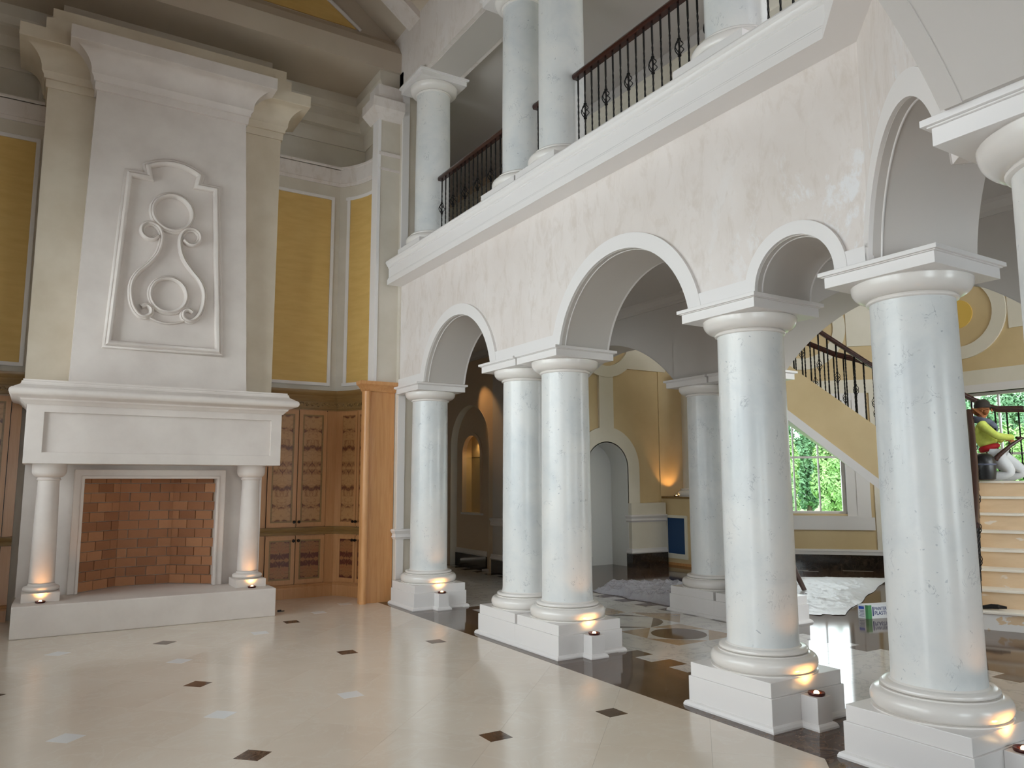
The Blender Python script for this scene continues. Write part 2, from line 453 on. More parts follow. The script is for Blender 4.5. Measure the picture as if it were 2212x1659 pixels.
for (x, y, c, r) in [(1.20,8.63,'d',45),(1.20,6.75,'d',45),(-0.21,7.22,'d',45),(2.61,9.10,'d',0),(2.61,7.22,'d',0),(3.54,7.22,'d',0),(1.19,4.86,'d',45),
        (2.58,4.39,'d',0),(3.52,4.39,'d',0),(0.27,8.63,'w',45),(1.20,7.69,'w',45),(1.19,5.80,'w',45),(0.26,5.80,'w',45),(2.14,8.63,'w',0),(3.08,9.57,'w',0),
        (2.13,5.80,'w',0),(3.58,10.04,'w',0),(-0.70,8.63,'d',45),(-0.70,6.75,'d',45),(-0.68,5.80,'w',45),(2.58,2.51,'d',0),(1.64,2.51,'d',0)]:
    q = 0.08 if r == 0 else 0.112
    p = [(x-q, y-q), (x+q, y-q), (x+q, y+q), (x-q, y+q)] if r == 0 else [(x-q, y), (x, y-q), (x+q, y), (x, y+q)]
    slab('inset_tile', p, DARKF if c == 'd' else WHITEI, 0.0008, -0.02)
# dark border under the arcade, cut in slabs
yb = [9.95, 7.63, 5.63, 3.03]
for i in range(3): slab('border_slab', [(4.0, yb[i+1]), (4.78, yb[i+1]), (4.78, yb[i]-0.0015), (4.0, yb[i]-0.0015)], DARKF)
slab('border_slab', [(4.0, 3.028), (-2.12, -3.09), (4.78, -3.09), (4.78, 3.028)], DARKF)
slab('border_slab', [(4.0, 9.952), (4.78, 9.952), (4.78, 14.5), (4.0, 14.5)], DARKF)
# chequer rows and veined field of the gallery
k = 0; y = 14.06
while y > -3.0:
    y0 = y-0.221
    slab('chequer_tile', [(4.7815, y0), (5.0, y0), (5.0, y-0.0012), (4.7815, y-0.0012)], WHITEF if k % 2 == 0 else DARKF)
    y2 = y+0.12
    slab('chequer_tile', [(6.78, y2-0.221), (7.0, y2-0.221), (7.0, y2-0.0012), (6.78, y2-0.0012)], DARKF if k % 2 == 0 else WHITEF)
    y -= 0.2225; k += 1
y = 14.3
while y > -3.0:
    for x0, x1 in ((5.0015, 5.889), (5.8905, 6.7785)):
        slab('marble_slab', [(x0, y-0.888), (x1, y-0.888), (x1, y-0.0015), (x0, y-0.0015)], WHITEF)
    y -= 0.89
for x0 in (7.0015, 9.003, 11.004, 13.005):
    for y0 in range(-3, 15, 3):
        slab('hall_floor_slab', [(x0, y0), (x0+2.0, y0), (x0+2.0, y0+2.9985), (x0, y0+2.9985)], DARKF)
# inlaid geometric figure of the gallery floor (measured corners, metres)
INLAY = [(0, 't', [(6.312, 7.94), (6.289, 7.533), (6.068, 7.492), (5.906, 7.5)]), (0, 't', [(6.347, 7.485), (6.782, 7.093), (6.357, 6.664), (6.318, 7.059), (6.324, 7.136)]), (0, 'd', [(6.309, 7.054), (6.319, 6.979), (6.292, 6.892), (6.22, 6.786), (6.114, 6.705), (5.998, 6.649), (5.893, 6.632)]), (1, 'w', [(5.96, 7.379), (6.305, 7.056), (5.877, 6.619), (5.486, 6.961)]), (2, 'd', [(5.937, 7.503), (6.139, 7.446), (6.321, 7.138), (6.082, 7.377)]), (2, 'd', [(5.491, 6.967), (5.885, 6.628), (5.4, 6.852)]), (0, 't', [(5.449, 6.62), (5.866, 6.612), (5.453, 6.196)]), (0, 't', [(5.88, 6.617), (6.298, 6.613), (6.321, 6.185)]), (0, 't', [(6.316, 6.18), (6.365, 5.802), (5.908, 5.777)]), (0, 't', [(5.444, 6.182), (5.897, 5.776), (5.476, 5.759)]), (1, 'w', [(5.867, 6.611), (6.314, 6.181), (5.903, 5.772), (5.447, 6.188)])]
for nm, mt, poly in INLAY: slab('inlay_piece', [tuple(p) for p in poly], {'t': TANF, 'd': DARKF, 'w': WHITEF}[mt], 0.0008+0.0003*nm, -0.01)
circ = [(5.888+0.29*cos(2*pi*i/48), 6.19+0.29*sin(2*pi*i/48)) for i in range(48)]
slab('inlay_disc', circ, DARKF, 0.0024, -0.01)

# ---- arcade wall (right side of the room)
lower = [(2.69, Z0)]+arch_small(*A_SM)+archpts(*A_BIG2, Z0)+archpts(*A_BIG1, Z0)+[(9.82, Z0)]
wr = struct('wall_right', MB().arcwall(lower, 4.68, 4.22, 4.77, fnR).prism([(4.22,2.69),(4.77,2.69),(4.22+0.389,2.69-0.389)], Z0, 4.68), PLASTER, 'mottled cream plaster arcade wall with two large arches and one small arch', 'wall')
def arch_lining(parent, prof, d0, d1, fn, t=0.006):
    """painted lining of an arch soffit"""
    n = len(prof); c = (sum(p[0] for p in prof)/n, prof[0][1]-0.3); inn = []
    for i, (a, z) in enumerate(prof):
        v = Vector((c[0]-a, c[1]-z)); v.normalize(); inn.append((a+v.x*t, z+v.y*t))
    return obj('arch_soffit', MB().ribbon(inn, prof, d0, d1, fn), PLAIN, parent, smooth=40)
def archivolt(parent, c, zc, r, ro, d0, d1, fn, small=False, n=36):
    if small: inn = [(c-r, Z0)]+arc(c, zc, r, pi, 0, n)+[(c+r, Z0)]; ou = [(c-ro, Z0)]+arc(c, zc, ro, pi, 0, n)+[(c+ro, Z0)]
    else:
        a0 = math.asin((Z0-zc)/r); b0 = math.asin((Z0-zc)/ro)
        inn = arc(c, zc, r, pi-a0, a0, n); ou = arc(c, zc, ro, pi-b0, b0, n)
    return obj('archivolt', MB().ribbon(inn, ou, d0, d1, fn), TRIM, parent, smooth=40)
for A in (A_BIG1, A_BIG2):
    arch_lining(wr, archpts(*A, Z0), 4.215, 4.775, fnR); archivolt(wr, A[0], A[1], A[2]-0.004, 1.012, 4.19, 4.22, fnR); archivolt(wr, A[0], A[1], A[2]-0.004, 1.012, 4.77, 4.80, fnR)
    # small quirk bead just inside the face
    aa = math.asin((Z0-A[1])/A[2])
    obj('arch_bead', MB().tube([(4.262, a, z) for a, z in arc(A[0], A[1], A[2]-0.006, pi-aa, aa, 36)], 0.007, 6), TRIM, wr, smooth=60)
arch_lining(wr, arch_small(*A_SM), 4.215, 4.775, fnR); archivolt(wr, *A_SM, 0.405, 4.19, 4.22, fnR, True); archivolt(wr, *A_SM, 0.405, 4.77, 4.80, fnR, True)
obj('arch_bead', MB().tube([(4.262, a, z) for a, z in arc(A_SM[0], A_SM[1], A_SM[2]-0.006, pi, 0, 30)], 0.006, 6), TRIM, wr, smooth=60)
for s0, s1 in ((2.70, 2.85), (3.60, 4.10), (6.02, 7.16), (9.08, 9.82)):
    obj('impost_band', MB().box(4.1935, 4.22, s0, s1, 2.90, 3.02), TRIM, wr)
# ---- diagonal bay walls
dl = [(0.0, Z0)]+archpts(0.80, 2.75, 0.74, Z0)+[(2.0, Z0)]
wd = struct('wall_diagonal', MB().arcwall(dl, 4.68, 0.0, 0.55, fnD), PLASTER, 'short diagonal plaster wall with one arch joining the arcade to the nearest column', 'wall')
arch_lining(wd, archpts(0.80, 2.75, 0.74, Z0), -0.005, 0.555, fnD); obj('archivolt', MB().ribbon(arc(0.80, 2.75, 0.736, 2.936, 0.48, 34), arc(0.80, 2.75, 0.865, 2.967, 0.40, 34), -0.03, 0, fnD), TRIM, wd, smooth=40)
obj('arch_bead', MB().tube([fnD(a, 0.045, z) for a, z in archpts(0.80, 2.75, 0.734, Z0)], 0.007, 6), TRIM, wd, smooth=60)
obj('impost_band', MB().add(*(lambda m: (m.v, m.f))(MB().arcwall([(0.0, 2.90), (0.09, 2.90)], 3.02, -0.03, 0, fnD))), TRIM, wd)
wdm = struct('wall_diagonal_left', MB().arcwall(dl, 7.6, 0.0, 0.55, fnDm), PLASTER, 'diagonal plaster wall of the bay on the left, outside the picture', 'wall')
# ---- near wall with the wide flat arch the camera looks through
na = math.asin((Z0-1.81)/1.70); nh = 1.70*cos(na)
nprof = [(-2.3, 0.0), (-0.55, 0.0), (-0.55, Z0)]+arc(1.33, 1.81, 1.70, pi-na, na, 40)+[(4.2, Z0)]
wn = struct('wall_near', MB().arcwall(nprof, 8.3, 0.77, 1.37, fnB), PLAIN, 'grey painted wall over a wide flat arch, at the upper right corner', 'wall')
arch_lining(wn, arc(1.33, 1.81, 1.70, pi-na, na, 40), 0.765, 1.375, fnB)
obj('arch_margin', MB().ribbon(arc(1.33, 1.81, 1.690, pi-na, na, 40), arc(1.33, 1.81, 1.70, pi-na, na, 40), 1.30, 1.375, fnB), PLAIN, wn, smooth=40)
# ---- end of the arcade: solid mass past the first column
we = struct('wall_end', MB().box(4.2, 4.78, 9.82, 14.5, 0, 7.6), PLASTER_G, 'grey-green plaster wall end behind the column nearest the fireplace', 'wall')
obj('corner_strip', MB().box(4.195, 4.30, 9.80, 9.83, 0.30, 2.80), TRIM, we); obj('corner_strip', MB().box(4.195, 4.30, 9.80, 9.83, 4.70, 7.28), TRIM, we)
rail_prof = [(0, 0.83), (0.012, 0.83), (0.02, 0.85), (0.03, 0.86), (0.02, 0.875), (0.018, 0.90), (0.035, 0.925), (0.045, 0.945), (0.035, 0.965), (0, 0.97)]
base_prof = [(0, 0.24), (0.018, 0.24), (0.03, 0.26), (0.022, 0.285), (0.012, 0.30), (0.008, 0.33), (0, 0.335)]
obj('chair_rail', MB().sweep([(4.195, 9.905), (4.195, 9.80), (4.8, 9.80)], [(o, z) for o, z in rail_prof], side=1), TRIM, we, smooth=30)
# ---- inner arcade wall between gallery and hall
ia0 = math.asin((2.92-1.49)/2.09); ih = 2.09*cos(ia0)
def iarch(c): return arc(c, 1.49, 2.09, pi-ia0, ia0, 36)
iprof = [(-3.1, 0), (4.46-ih, 0)]+iarch(4.46)+iarch(8.80)+[(8.80+ih, 0.0), (14.5, 0)]
iprof = [(-3.1, 0.0), (4.46-ih, 0.0)]+iarch(4.46)+[(5.98, Z0), (7.28, Z0)]+iarch(8.80)+[(8.80+ih, 0.0), (11.95, 0.0), (11.95, 0.0)]
wi = struct('wall_inner', MB().arcwall(iprof, 4.72, 6.96, 7.55, fnR), PLAIN, 'grey painted inner arcade wall with wide flat arches between gallery and stair hall', 'wall')
for c in (4.46, 8.80): arch_lining(wi, iarch(c), 6.955, 7.555, fnR)
up_ = MB().box(6.96, 7.2, -3.1, 11.95, 6.60, 7.6)
for a, b in ((-3.1, -2.4), (2.2, 3.0), (6.2, 7.1), (10.3, 11.95)): up_.box(6.96, 7.2, a, b, 4.72, 6.60)  # unseen openings added between piers so hall light reaches the upper gallery
obj('upper_wall', up_, PLAIN, wi)
# niche bay of the gallery wall (beyond the inner arcade)
nb = struct('wall_gallery_niche', None, None, 'dim gallery wall with an arched recess and a lit niche, seen through the farthest large arch', 'wall')
nout = [(12.08, 0.0), (12.08, 2.25)]+arc(12.84, 2.30, 0.76, pi, 0, 28)[0:]+[(13.60, 2.25), (13.60, 0.0)]
obj('wall_face', MB().arcwall([(11.95, 0.0), (12.08, 0.0)]+arc(12.84, 2.30, 0.76, pi, 0, 28)+[(13.60, 0.0), (14.5, 0.0)], 7.6, 6.96, 7.10, fnR), GALW, nb)
obj('arch_soffit', MB().ribbon([(12.086, 0.0)]+arc(12.84, 2.30, 0.754, pi, 0, 28)+[(13.594, 0.0)], [(12.08, 0.0)]+arc(12.84, 2.30, 0.76, pi, 0, 28)+[(13.60, 0.0)], 6.958, 7.10, fnR), CREAM, nb, smooth=40)
# recessed face with the small niche opening (outline strip from sill up)
sill = 1.02; nr = 0.35; nsp = 2.14; nc = 12.97
obj('recess_face', MB().box(7.10, 7.16, 12.0, 13.7, 0, sill).box(7.10, 7.16, 12.0, nc-nr, sill, 3.3).box(7.10, 7.16, nc+nr, 13.7, sill, 3.3)
    .arcwall(arc(nc, nsp, nr, pi, 0, 20), 3.3, 7.10, 7.16, fnR), GALW, nb)
obj('niche_frame', MB().ribbon([(nc-nr, sill)]+arc(nc, nsp, nr, pi, 0, 20)+[(nc+nr, sill)], [(nc-nr-0.06, sill)]+arc(nc, nsp, nr+0.06, pi, 0, 20)+[(nc+nr+0.06, sill)], 7.07, 7.10, fnR), GALW, nb, smooth=40)
obj('niche_sill', MB().box(7.05, 7.3, nc-nr-0.09, nc+nr+0.02, sill-0.035, sill), TRIM, nb)
niche = MB().box(7.28, 7.32, nc-0.45, nc+0.45, sill-0.1, 2.7).box(7.16, 7.36, nc-nr-0.03, nc-nr, sill, nsp+0.4).box(7.16, 7.36, nc+nr, nc+nr+0.03, sill, nsp+0.4).box(7.16, 7.36, nc-0.45, nc+0.45, 2.50, 2.54).box(7.16, 7.36, nc-0.45, nc+0.45, sill-0.1, sill-0.04)
obj('niche_lining', niche, TAN, nb)
obj('niche_shelf', MB().box(7.16, 7.28, nc-nr, nc+nr, 2.06, 2.075), GLASS, nb)
obj('base_moulding', MB().sweep([(7.10, 13.7), (7.10, 12.39)], base_prof, side=1), TRIM, nb, smooth=30)
obj('baseboard', MB().box(7.07, 7.10, 12.39, 13.7, 0, 0.24), BLACKB, nb)
obj('base_block', MB().box(6.99, 7.10, 12.08, 12.39, 0, 0.03), TRIM, nb)
obj('chair_rail', MB().sweep([(6.96, 12.0), (6.96, 10.3), (7.5, 10.3)], rail_prof, side=1), TRIM, nb, smooth=30)
obj('base_moulding', MB().sweep([(6.96, 12.0), (6.96, 10.3), (7.5, 10.3)], base_prof, side=1), TRIM, nb, smooth=30)
obj('baseboard', MB().box(6.93, 6.96, 10.27, 11.95, 0, 0.24).box(6.96, 7.5, 10.27, 10.30, 0, 0.24), BLACKB, nb)
# ---- gallery ceiling / upper floor, crown of the gallery
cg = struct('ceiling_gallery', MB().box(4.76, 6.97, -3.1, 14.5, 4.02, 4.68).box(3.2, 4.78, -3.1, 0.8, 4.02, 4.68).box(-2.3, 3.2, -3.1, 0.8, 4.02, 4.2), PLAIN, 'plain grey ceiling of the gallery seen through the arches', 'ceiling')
obj('crown_moulding', MB().sweep([(6.96, -3), (6.96, 14.5)], [(0, 3.90), (0.02, 3.90), (0.03, 3.94), (0.09, 3.99), (0.10, 4.02), (0, 4.02)], side=-1), PLAIN, cg, smooth=30)
struct('wall_gallery_end', MB().box(4.2, 7.5, 14.5, 14.7, 0, 7.6), PLAIN, 'plain end wall of the gallery', 'wall')
cu = struct('ceiling_balcony', MB().box(4.76, 6.97, 0.5, 14.5, 7.42, 7.6), PLAIN, 'plain grey ceiling over the upper balcony', 'ceiling')
wu = struct('trim_1', MB().sweep([(6.96, 0.5), (6.96, 14.5)], [(0, 6.86), (0.012, 6.86), (0.012, 7.06), (0.03, 7.08), (0.05, 7.2), (0.05, 7.22), (0, 7.22)], side=-1), CREAM, 'pale yellow frieze band on the balcony back wall behind the railing', 'moulding')
# ---- balcony cornice
cprof = [(0, 4.35), (0.215, 4.35), (0.215, 4.42), (0.205, 4.43), (0.205, 4.44), (0.195, 4.45), (0.192, 4.455), (0.192, 4.585), (0.202, 4.59), (0.202, 4.605), (0.21, 4.61), (0.225, 4.632), (0.228, 4.64), (0.24, 4.65), (0.243, 4.67), (0.235, 4.685), (0, 4.70)]
cpath = [(4.22, 9.83), (4.22, 2.69), (2.72, 1.19)]
cor = struct('trim_2', MB().sweep(cpath, cprof, side=1), TRIM, 'deep white moulded cornice along the balcony edge above the arcade', 'cornice', smooth=25)
struct('floor_balcony', MB().box(4.2, 4.78, 2.5, 9.83, 4.66, 4.70).prism([(4.22,2.69),(4.78,2.69),(4.78,0.8),(3.0,0.8),(2.72,1.19)], 4.66, 4.70), TRIM, 'floor edge of the upper balcony', 'floor')

# ---- back wall, recess walls and curved corner
TH0 = math.asin(0.70/0.95)
def wallarc(r, th0, th1, n): return [(3.0+r*cos(th0+(th1-th0)*i/n), 10.25+r*sin(th0+(th1-th0)*i/n)) for i in range(n+1)]
def backpath(r, ystr, n=16):
    th = math.asin((ystr-10.25)/r)
    return [(2.50, ystr)]+wallarc(r, th, 0, n)+[(3.0+r, 9.95)]
def mirror(path): return [(2.4-x, y) for x, y in path]
wb = struct('wall_back', MB().sweep(backpath(1.0, 10.98), [(0, 0), (0, 6.40), (-0.12, 6.40), (-0.12, 0)], side=1), PLASTER_G, 'back wall of the room beside the fireplace, turning through a curved corner', 'wall', smooth=30)
obj('wall_section', MB().sweep(mirror(backpath(1.0, 10.98)), [(0, 0), (0, 6.40), (-0.12, 6.40), (-0.12, 0)], side=-1), PLASTER_G, wb, smooth=30)
obj('wall_section', MB().box(-0.3, 2.7, 10.992, 11.1, 0, 7.6), PLASTER_G, wb)
obj('upper_wall', MB().box(-1.9, 4.3, 11.2, 11.3, 6.3, 7.65).box(4.15, 4.25, 9.95, 11.3, 6.3, 7.65).box(-1.85, -1.75, 9.95, 11.3, 6.3, 7.65), PLASTER_G, wb)
obj('ledge', MB().box(-1.9, 4.3, 10.95, 11.3, 6.36, 6.40), PLASTER_G, wb)
frz = [(0, 6.10), (0.015, 6.10), (0.02, 6.13), (0.02, 6.15), (0.03, 6.155), (0.03, 6.37), (0.04, 6.38), (0.04, 6.41), (0, 6.41)]
obj('frieze_band', MB().sweep(backpath(1.0, 10.98), frz, side=1), PLASTER, wb, smooth=30)
obj('frieze_band', MB().sweep(mirror(backpath(1.0, 10.98)), frz, side=-1), PLASTER, wb, smooth=30)
uc = [(0, 6.86), (0.02, 6.86), (0.04, 6.90), (0.06, 7.05), (0.06, 7.08), (0.12, 7.10), (0.18, 7.22), (0.18, 7.34), (0.22, 7.36), (0.26, 7.45), (0.26, 7.6), (0, 7.6)]
obj('crown_moulding', MB().sweep([(1.2, 11.2), (4.15, 11.2), (4.15, 9.95)], uc, side=1), PLASTER_G, wb, smooth=20)
obj('crown_moulding', MB().sweep([(-1.75, 9.95), (-1.75, 11.2), (1.2, 11.2)], uc, side=1), PLASTER_G, wb, smooth=20)
# gold panels with bead frames
def flatpanel(x0, x1, z0, z1, y, parent):
    obj('gold_panel', MB().box(x0, x1, y-0.006, y, z0, z1), GOLD, parent)
    i = [(x0, z0), (x1, z0), (x1, z1), (x0, z1)]; o = [(x0-0.05, z0-0.05), (x1+0.05, z0-0.05), (x1+0.05, z1+0.05), (x0-0.05, z1+0.05)]
    obj('panel_frame', MB().ribbon(i, o, y-0.028, y, fnB, True), TRIM, parent, bevel=0.009)
flatpanel(2.55, 3.545, 3.06, 5.87, 10.98, wb); flatpanel(-1.145, -0.285, 3.06, 5.87, 10.98, wb)
th0, th1 = radians(37.5), radians(2.0)
obj('gold_panel', MB().sweep(wallarc(0.994, th0, th1, 14), [(0, 3.06), (0.006, 3.06), (0.006, 5.87), (0, 5.87)], side=1), GOLD, wb, smooth=30)
for za, zb in ((3.01, 3.06), (5.87, 5.92)):
    obj('panel_frame', MB().sweep(wallarc(1.0, th0+0.05, th1-0.05, 14), [(0, za), (0.022, za), (0.028, (za+zb)/2), (0.022, zb), (0, zb)], side=1), TRIM, wb, smooth=30)
for t in (th0, th1):
    obj('panel_frame', MB().sweep(wallarc(1.0, t+0.027, t-0.027, 2), [(0, 3.01), (0.025, 3.01), (0.025, 5.92), (0, 5.92)], side=1), TRIM, wb)
# wall end pilaster with moulded cap above the wooden end panel
pil = struct('wall_pilaster', MB().box(3.90, 4.2, 9.90, 10.2, 2.98, 7.3), PLASTER_G, 'narrow plaster pilaster between the curved gold panel and the balcony', 'pilaster')
obj('edge_strip', MB().box(3.855, 3.90, 9.89, 10.1, 2.98, 6.8), TRIM, pil)
obj('astragal', MB().box(3.88, 4.2, 9.885, 9.91, 6.05, 6.09).box(3.87, 4.2, 9.875, 9.91, 6.27, 6.32), PLASTER, pil, bevel=0.006)
cap = [(0, 6.80), (0.03, 6.80), (0.14, 6.90), (0.16, 6.92), (0.16, 7.06), (0.12, 7.10), (0.06, 7.14), (0.05, 7.18), (0.05, 7.32), (0, 7.32)]
obj('pilaster_cap', MB().sweep([(4.2, 9.90), (3.88, 9.90), (3.88, 10.2)], cap, side=-1), PLASTER, pil)
# mirrored pilaster (outside the frame) and left return
struct('wall_pilaster_left', MB().box(-1.8, -1.5, 9.90, 10.2, 0, 7.3), PLASTER_G, 'plaster pilaster left of the fireplace recess, outside the picture', 'pilaster')

# ---- ceiling: soffit, cove, gable with gold triangle, sloped sides, rafters
cl = struct('ceiling', None, None, 'tall vaulted ceiling with a soffit above the fireplace and sloping sides', 'ceiling')
obj('soffit', MB().box(-1.9, 4.4, 9.903, 11.35, 7.60, 7.68), CEIL, cl)
obj('cove', MB().add([(-1.9,9.90,7.6),(4.22,9.90,7.6),(4.22,9.90,7.90),(-1.9,9.90,7.90),(-1.9,10.02,8.08),(4.22,10.02,8.08),(-1.9,10.2,8.24),(4.22,10.2,8.24)], [(0,1,2,3),(3,2,5,4),(4,5,7,6)]), CEIL, cl, recalc=False)
obj('gable', MB().prism_xf([(-1.8, 8.24), (4.2, 8.24), (1.2, 10.55)], 10.2, 10.3, fnB), CEIL, cl)
obj('gold_triangle', MB().prism_xf([(-1.20, 8.255), (3.60, 8.255), (1.2, 9.85)], 10.185, 10.2, fnB), GOLD, cl)
obj('triangle_moulding', MB().tube([(3.66, 10.18, 8.25), (1.2, 10.18, 9.885)], 0.028, 8).tube([(-1.26, 10.18, 8.25), (1.2, 10.18, 9.885)], 0.028, 8), TRIM, cl, smooth=60)
for sgn in (1, -1):
    xs = lambda x: x if sgn > 0 else 2.4-x
    obj('roof_slope', MB().add([(xs(4.25),0.6,8.20),(xs(4.25),10.25,8.20),(xs(1.2),10.25,10.49),(xs(1.2),0.6,10.49),(xs(4.25),0.6,8.35),(xs(4.25),10.25,8.35),(xs(1.2),10.25,10.64),(xs(1.2),0.6,10.64)],
        [(0,1,2,3),(4,7,6,5),(0,4,5,1),(1,5,6,2),(2,6,7,3),(3,7,4,0)]), CEIL, cl)
    for yc in (9.455, 7.4, 5.3, 3.2):
        obj('rafter', MB().add([(xs(4.2),yc-.185,8.13),(xs(4.2),yc+.185,8.13),(xs(1.2),yc+.185,10.38),(xs(1.2),yc-.185,10.38),(xs(4.2),yc-.185,8.26),(xs(4.2),yc+.185,8.26),(xs(1.2),yc+.185,10.51),(xs(1.2),yc-.185,10.51)],
            [(0,1,2,3),(4,7,6,5),(0,4,5,1),(1,5,6,2),(2,6,7,3),(3,7,4,0)]), PLASTER, cl)
obj('roof_end', MB().prism_xf([(-1.85, 8.2), (4.25, 8.2), (1.2, 10.55)], 0.6, 0.77, fnB), CEIL, cl)
bm_ = struct('wall_beam', MB().box(4.20, 4.78, 0.77, 10.4, 7.28, 8.25), PLASTER, 'deep cream beam resting on the upper balcony columns', 'beam')
obj('beam_soffit', MB().box(4.26, 4.72, 0.8, 9.8, 7.272, 7.285), PLAIN, bm_)

# ---- left wall with tall windows (outside the frame), rear wall with windows
def wall_with_windows(name, wins, z0, z1, ylo, yhi, top, d0, d1, fn, label, mat=PLASTER):
    mb = MB(); e = [ylo]
    for a, b in wins: e += [a, b]
    e.append(yhi)
    def bx(a, b, c, d):
        p = fn(a, d0, c); q = fn(b, d1, d); mb.box(min(p[0],q[0]), max(p[0],q[0]), min(p[1],q[1]), max(p[1],q[1]), c, d)
    for i in range(0, len(e), 2): bx(e[i], e[i+1], 0, top)
    for a, b in wins: bx(a, b, 0, z0); bx(a, b, z1, top)
    return struct(name, mb, mat, label, 'wall')
wl = wall_with_windows('wall_left', [(3.1, 4.9), (5.4, 7.2), (7.7, 9.5)], 0.9, 5.1, 2.4, 10.3, 8.3, -2.15, -1.8, fnR, 'tall-windowed wall on the left, outside the picture')
wf = wall_with_windows('wall_front', [(-1.55, 0.35), (0.75, 2.65), (5.1, 6.7)], 0.4, 3.1, -2.3, 7.0, 4.2, -3.25, -3.1, fnB, 'windowed wall behind the camera')
struct('wall_front_left', MB().box(-2.45, -2.3, -3.25, 0.9, 0, 4.2), PLAIN, 'side wall of the space behind the camera', 'wall')
def window_frame(name, a, b, z0, z1, d, fn, nx, nz_, label, parent=None):
    w = struct(name, None, None, label, 'window')
    def bar(n, a0, a1, c0, c1, t=0.03):
        p = fn(a0, d-t, c0); q = fn(a1, d+t, c1)
        obj(n, MB().box(min(p[0],q[0]), max(p[0],q[0]), min(p[1],q[1]), max(p[1],q[1]), c0, c1), TRIM, w)
    for a0, a1, c0, c1 in ((a, a+.06, z0, z1), (b-.06, b, z0, z1), (a+.06, b-.06, z0, z0+.06), (a+.06, b-.06, z1-.06, z1)): bar('frame', a0, a1, c0, c1)
    for i in range(1, nx): x = a+(b-a)*i/nx; bar('muntin', x-.015, x+.015, z0+.06, z1-.06, .02)
    for i in range(1, nz_): z = z0+(z1-z0)*i/nz_; bar('muntin', a+.06, b-.06, z-.015, z+.015, .018)
    p = fn(a, d-.003, z0); q = fn(b, d+.003, z1)
    obj('pane', MB().box(min(p[0],q[0]), max(p[0],q[0]), min(p[1],q[1]), max(p[1],q[1]), z0+.03, z1-.03), GLASS, w)
    return w
for i, (a, b) in enumerate([(3.1, 4.9), (5.4, 7.2), (7.7, 9.5)]): window_frame('window_%d' % (i+3), a, b, 0.9, 5.1, -2.0, fnR, 3, 6, 'tall window in the left wall, outside the picture, %s from the bay' % ['first', 'second', 'third'][i])
for i, (a, b) in enumerate([(-1.55, 0.35), (0.75, 2.65), (5.1, 6.7)]): window_frame('window_%d' % (i+6), a, b, 0.4, 3.1, -3.18, fnB, 3, 3, 'window behind the camera, %s' % ['left one', 'right one', 'at the gallery end'][i])

# ================================================================== STAIR HALL
hl = struct('wall_hall_left', None, None, 'hall wall with tan panels, a round medallion and an arched niche, left of the inner columns', 'wall')
NX, NSP, NR, NO = 9.19, 1.85, 0.49, 0.79
obj('wall_face', MB().arcwall([(7.0, 0.0), (NX-NR, 0.0)]+arc(NX, NSP, NR, pi, 0, 28)+[(NX+NR, 0.0), (11.6, 0.0)], 7.6, 11.50, 11.62, fnB), TAN, hl)
obj('niche_back', MB().box(NX-NR-0.05, NX+NR+0.05, 11.95, 12.0, 0, 2.5), NICHEW, hl)
obj('niche_reveal', MB().ribbon([(NX-NR+.006, 0.0)]+arc(NX, NSP, NR-.006, pi, 0, 28)+[(NX+NR-.006, 0.0)], [(NX-NR-.02, 0.0)]+arc(NX, NSP, NR+.02, pi, 0, 28)+[(NX+NR+.02, 0.0)], 11.45, 11.97, fnB), NICHEW, hl, smooth=40)
obj('archivolt', MB().ribbon([(NX-NR, 1.19)]+arc(NX, NSP, NR, pi, 0, 28)+[(NX+NR, 1.19)], [(NX-NO, 1.19)]+arc(NX, NSP, NO, pi, 0, 28)+[(NX+NO, 1.19)], 11.45, 11.50, fnB), CREAM, hl, smooth=40)
def ringpts(cx, cz, r, n=40): return [(cx+r*cos(2*pi*i/n), cz+r*sin(2*pi*i/n)) for i in range(n)]
obj('medallion_ring', MB().ribbon(ringpts(NX, 4.42, 0.60), ringpts(NX, 4.42, 0.82), 11.444, 11.50, fnB, True), CREAM, hl, smooth=40)
obj('medallion_disc', MB().prism_xf(ringpts(NX, 4.42, 0.25), 11.485, 11.50, fnB), DISC, hl)
obj('strip', MB().box(9.02, 9.365, 11.453, 11.50, 2.58, 3.64), CREAM, hl)
obj('upper_band', MB().box(9.72, 11.0, 11.45, 11.50, 3.80, 7.6).box(7.2, 8.66, 11.45, 11.50, 3.80, 7.6).box(8.66, 9.72, 11.45, 11.50, 5.18, 7.6), CREAM, hl)
obj('wainscot', MB().box(NX+NR, 10.56, 11.36, 11.50, 0, 1.19).box(7.0, NX-NR, 11.36, 11.50, 0, 1.19), CREAM, hl)
for x0, x1 in ((NX+NR, 10.56), (7.6, NX-NR)):
    obj('chair_rail', MB().sweep([(x0, 11.5), (x0, 11.36), (x1, 11.36)], rail_prof, side=1), TRIM, hl, smooth=30)
    obj('base_moulding', MB().sweep([(x0, 11.5), (x0, 11.36), (x1, 11.36)], base_prof, side=1), TRIM, hl, smooth=30)
    obj('baseboard', MB().box(x0-.02, x1, 11.33, 11.50, 0, 0.24), BLACKB, hl)
# rounded end of the tan panel towards the pedestal
obj('curved_return', MB().sweep([(10.55+0.55*sin(a), 11.5-0.55*(1-cos(a))) for a in [i*pi/2/10 for i in range(11)]]+[(11.1, 10.3), (11.35, 10.3)], [(0, 0), (0.02, 0), (0.02, 7.6), (0, 7.6)], side=1), TAN, hl, smooth=40)
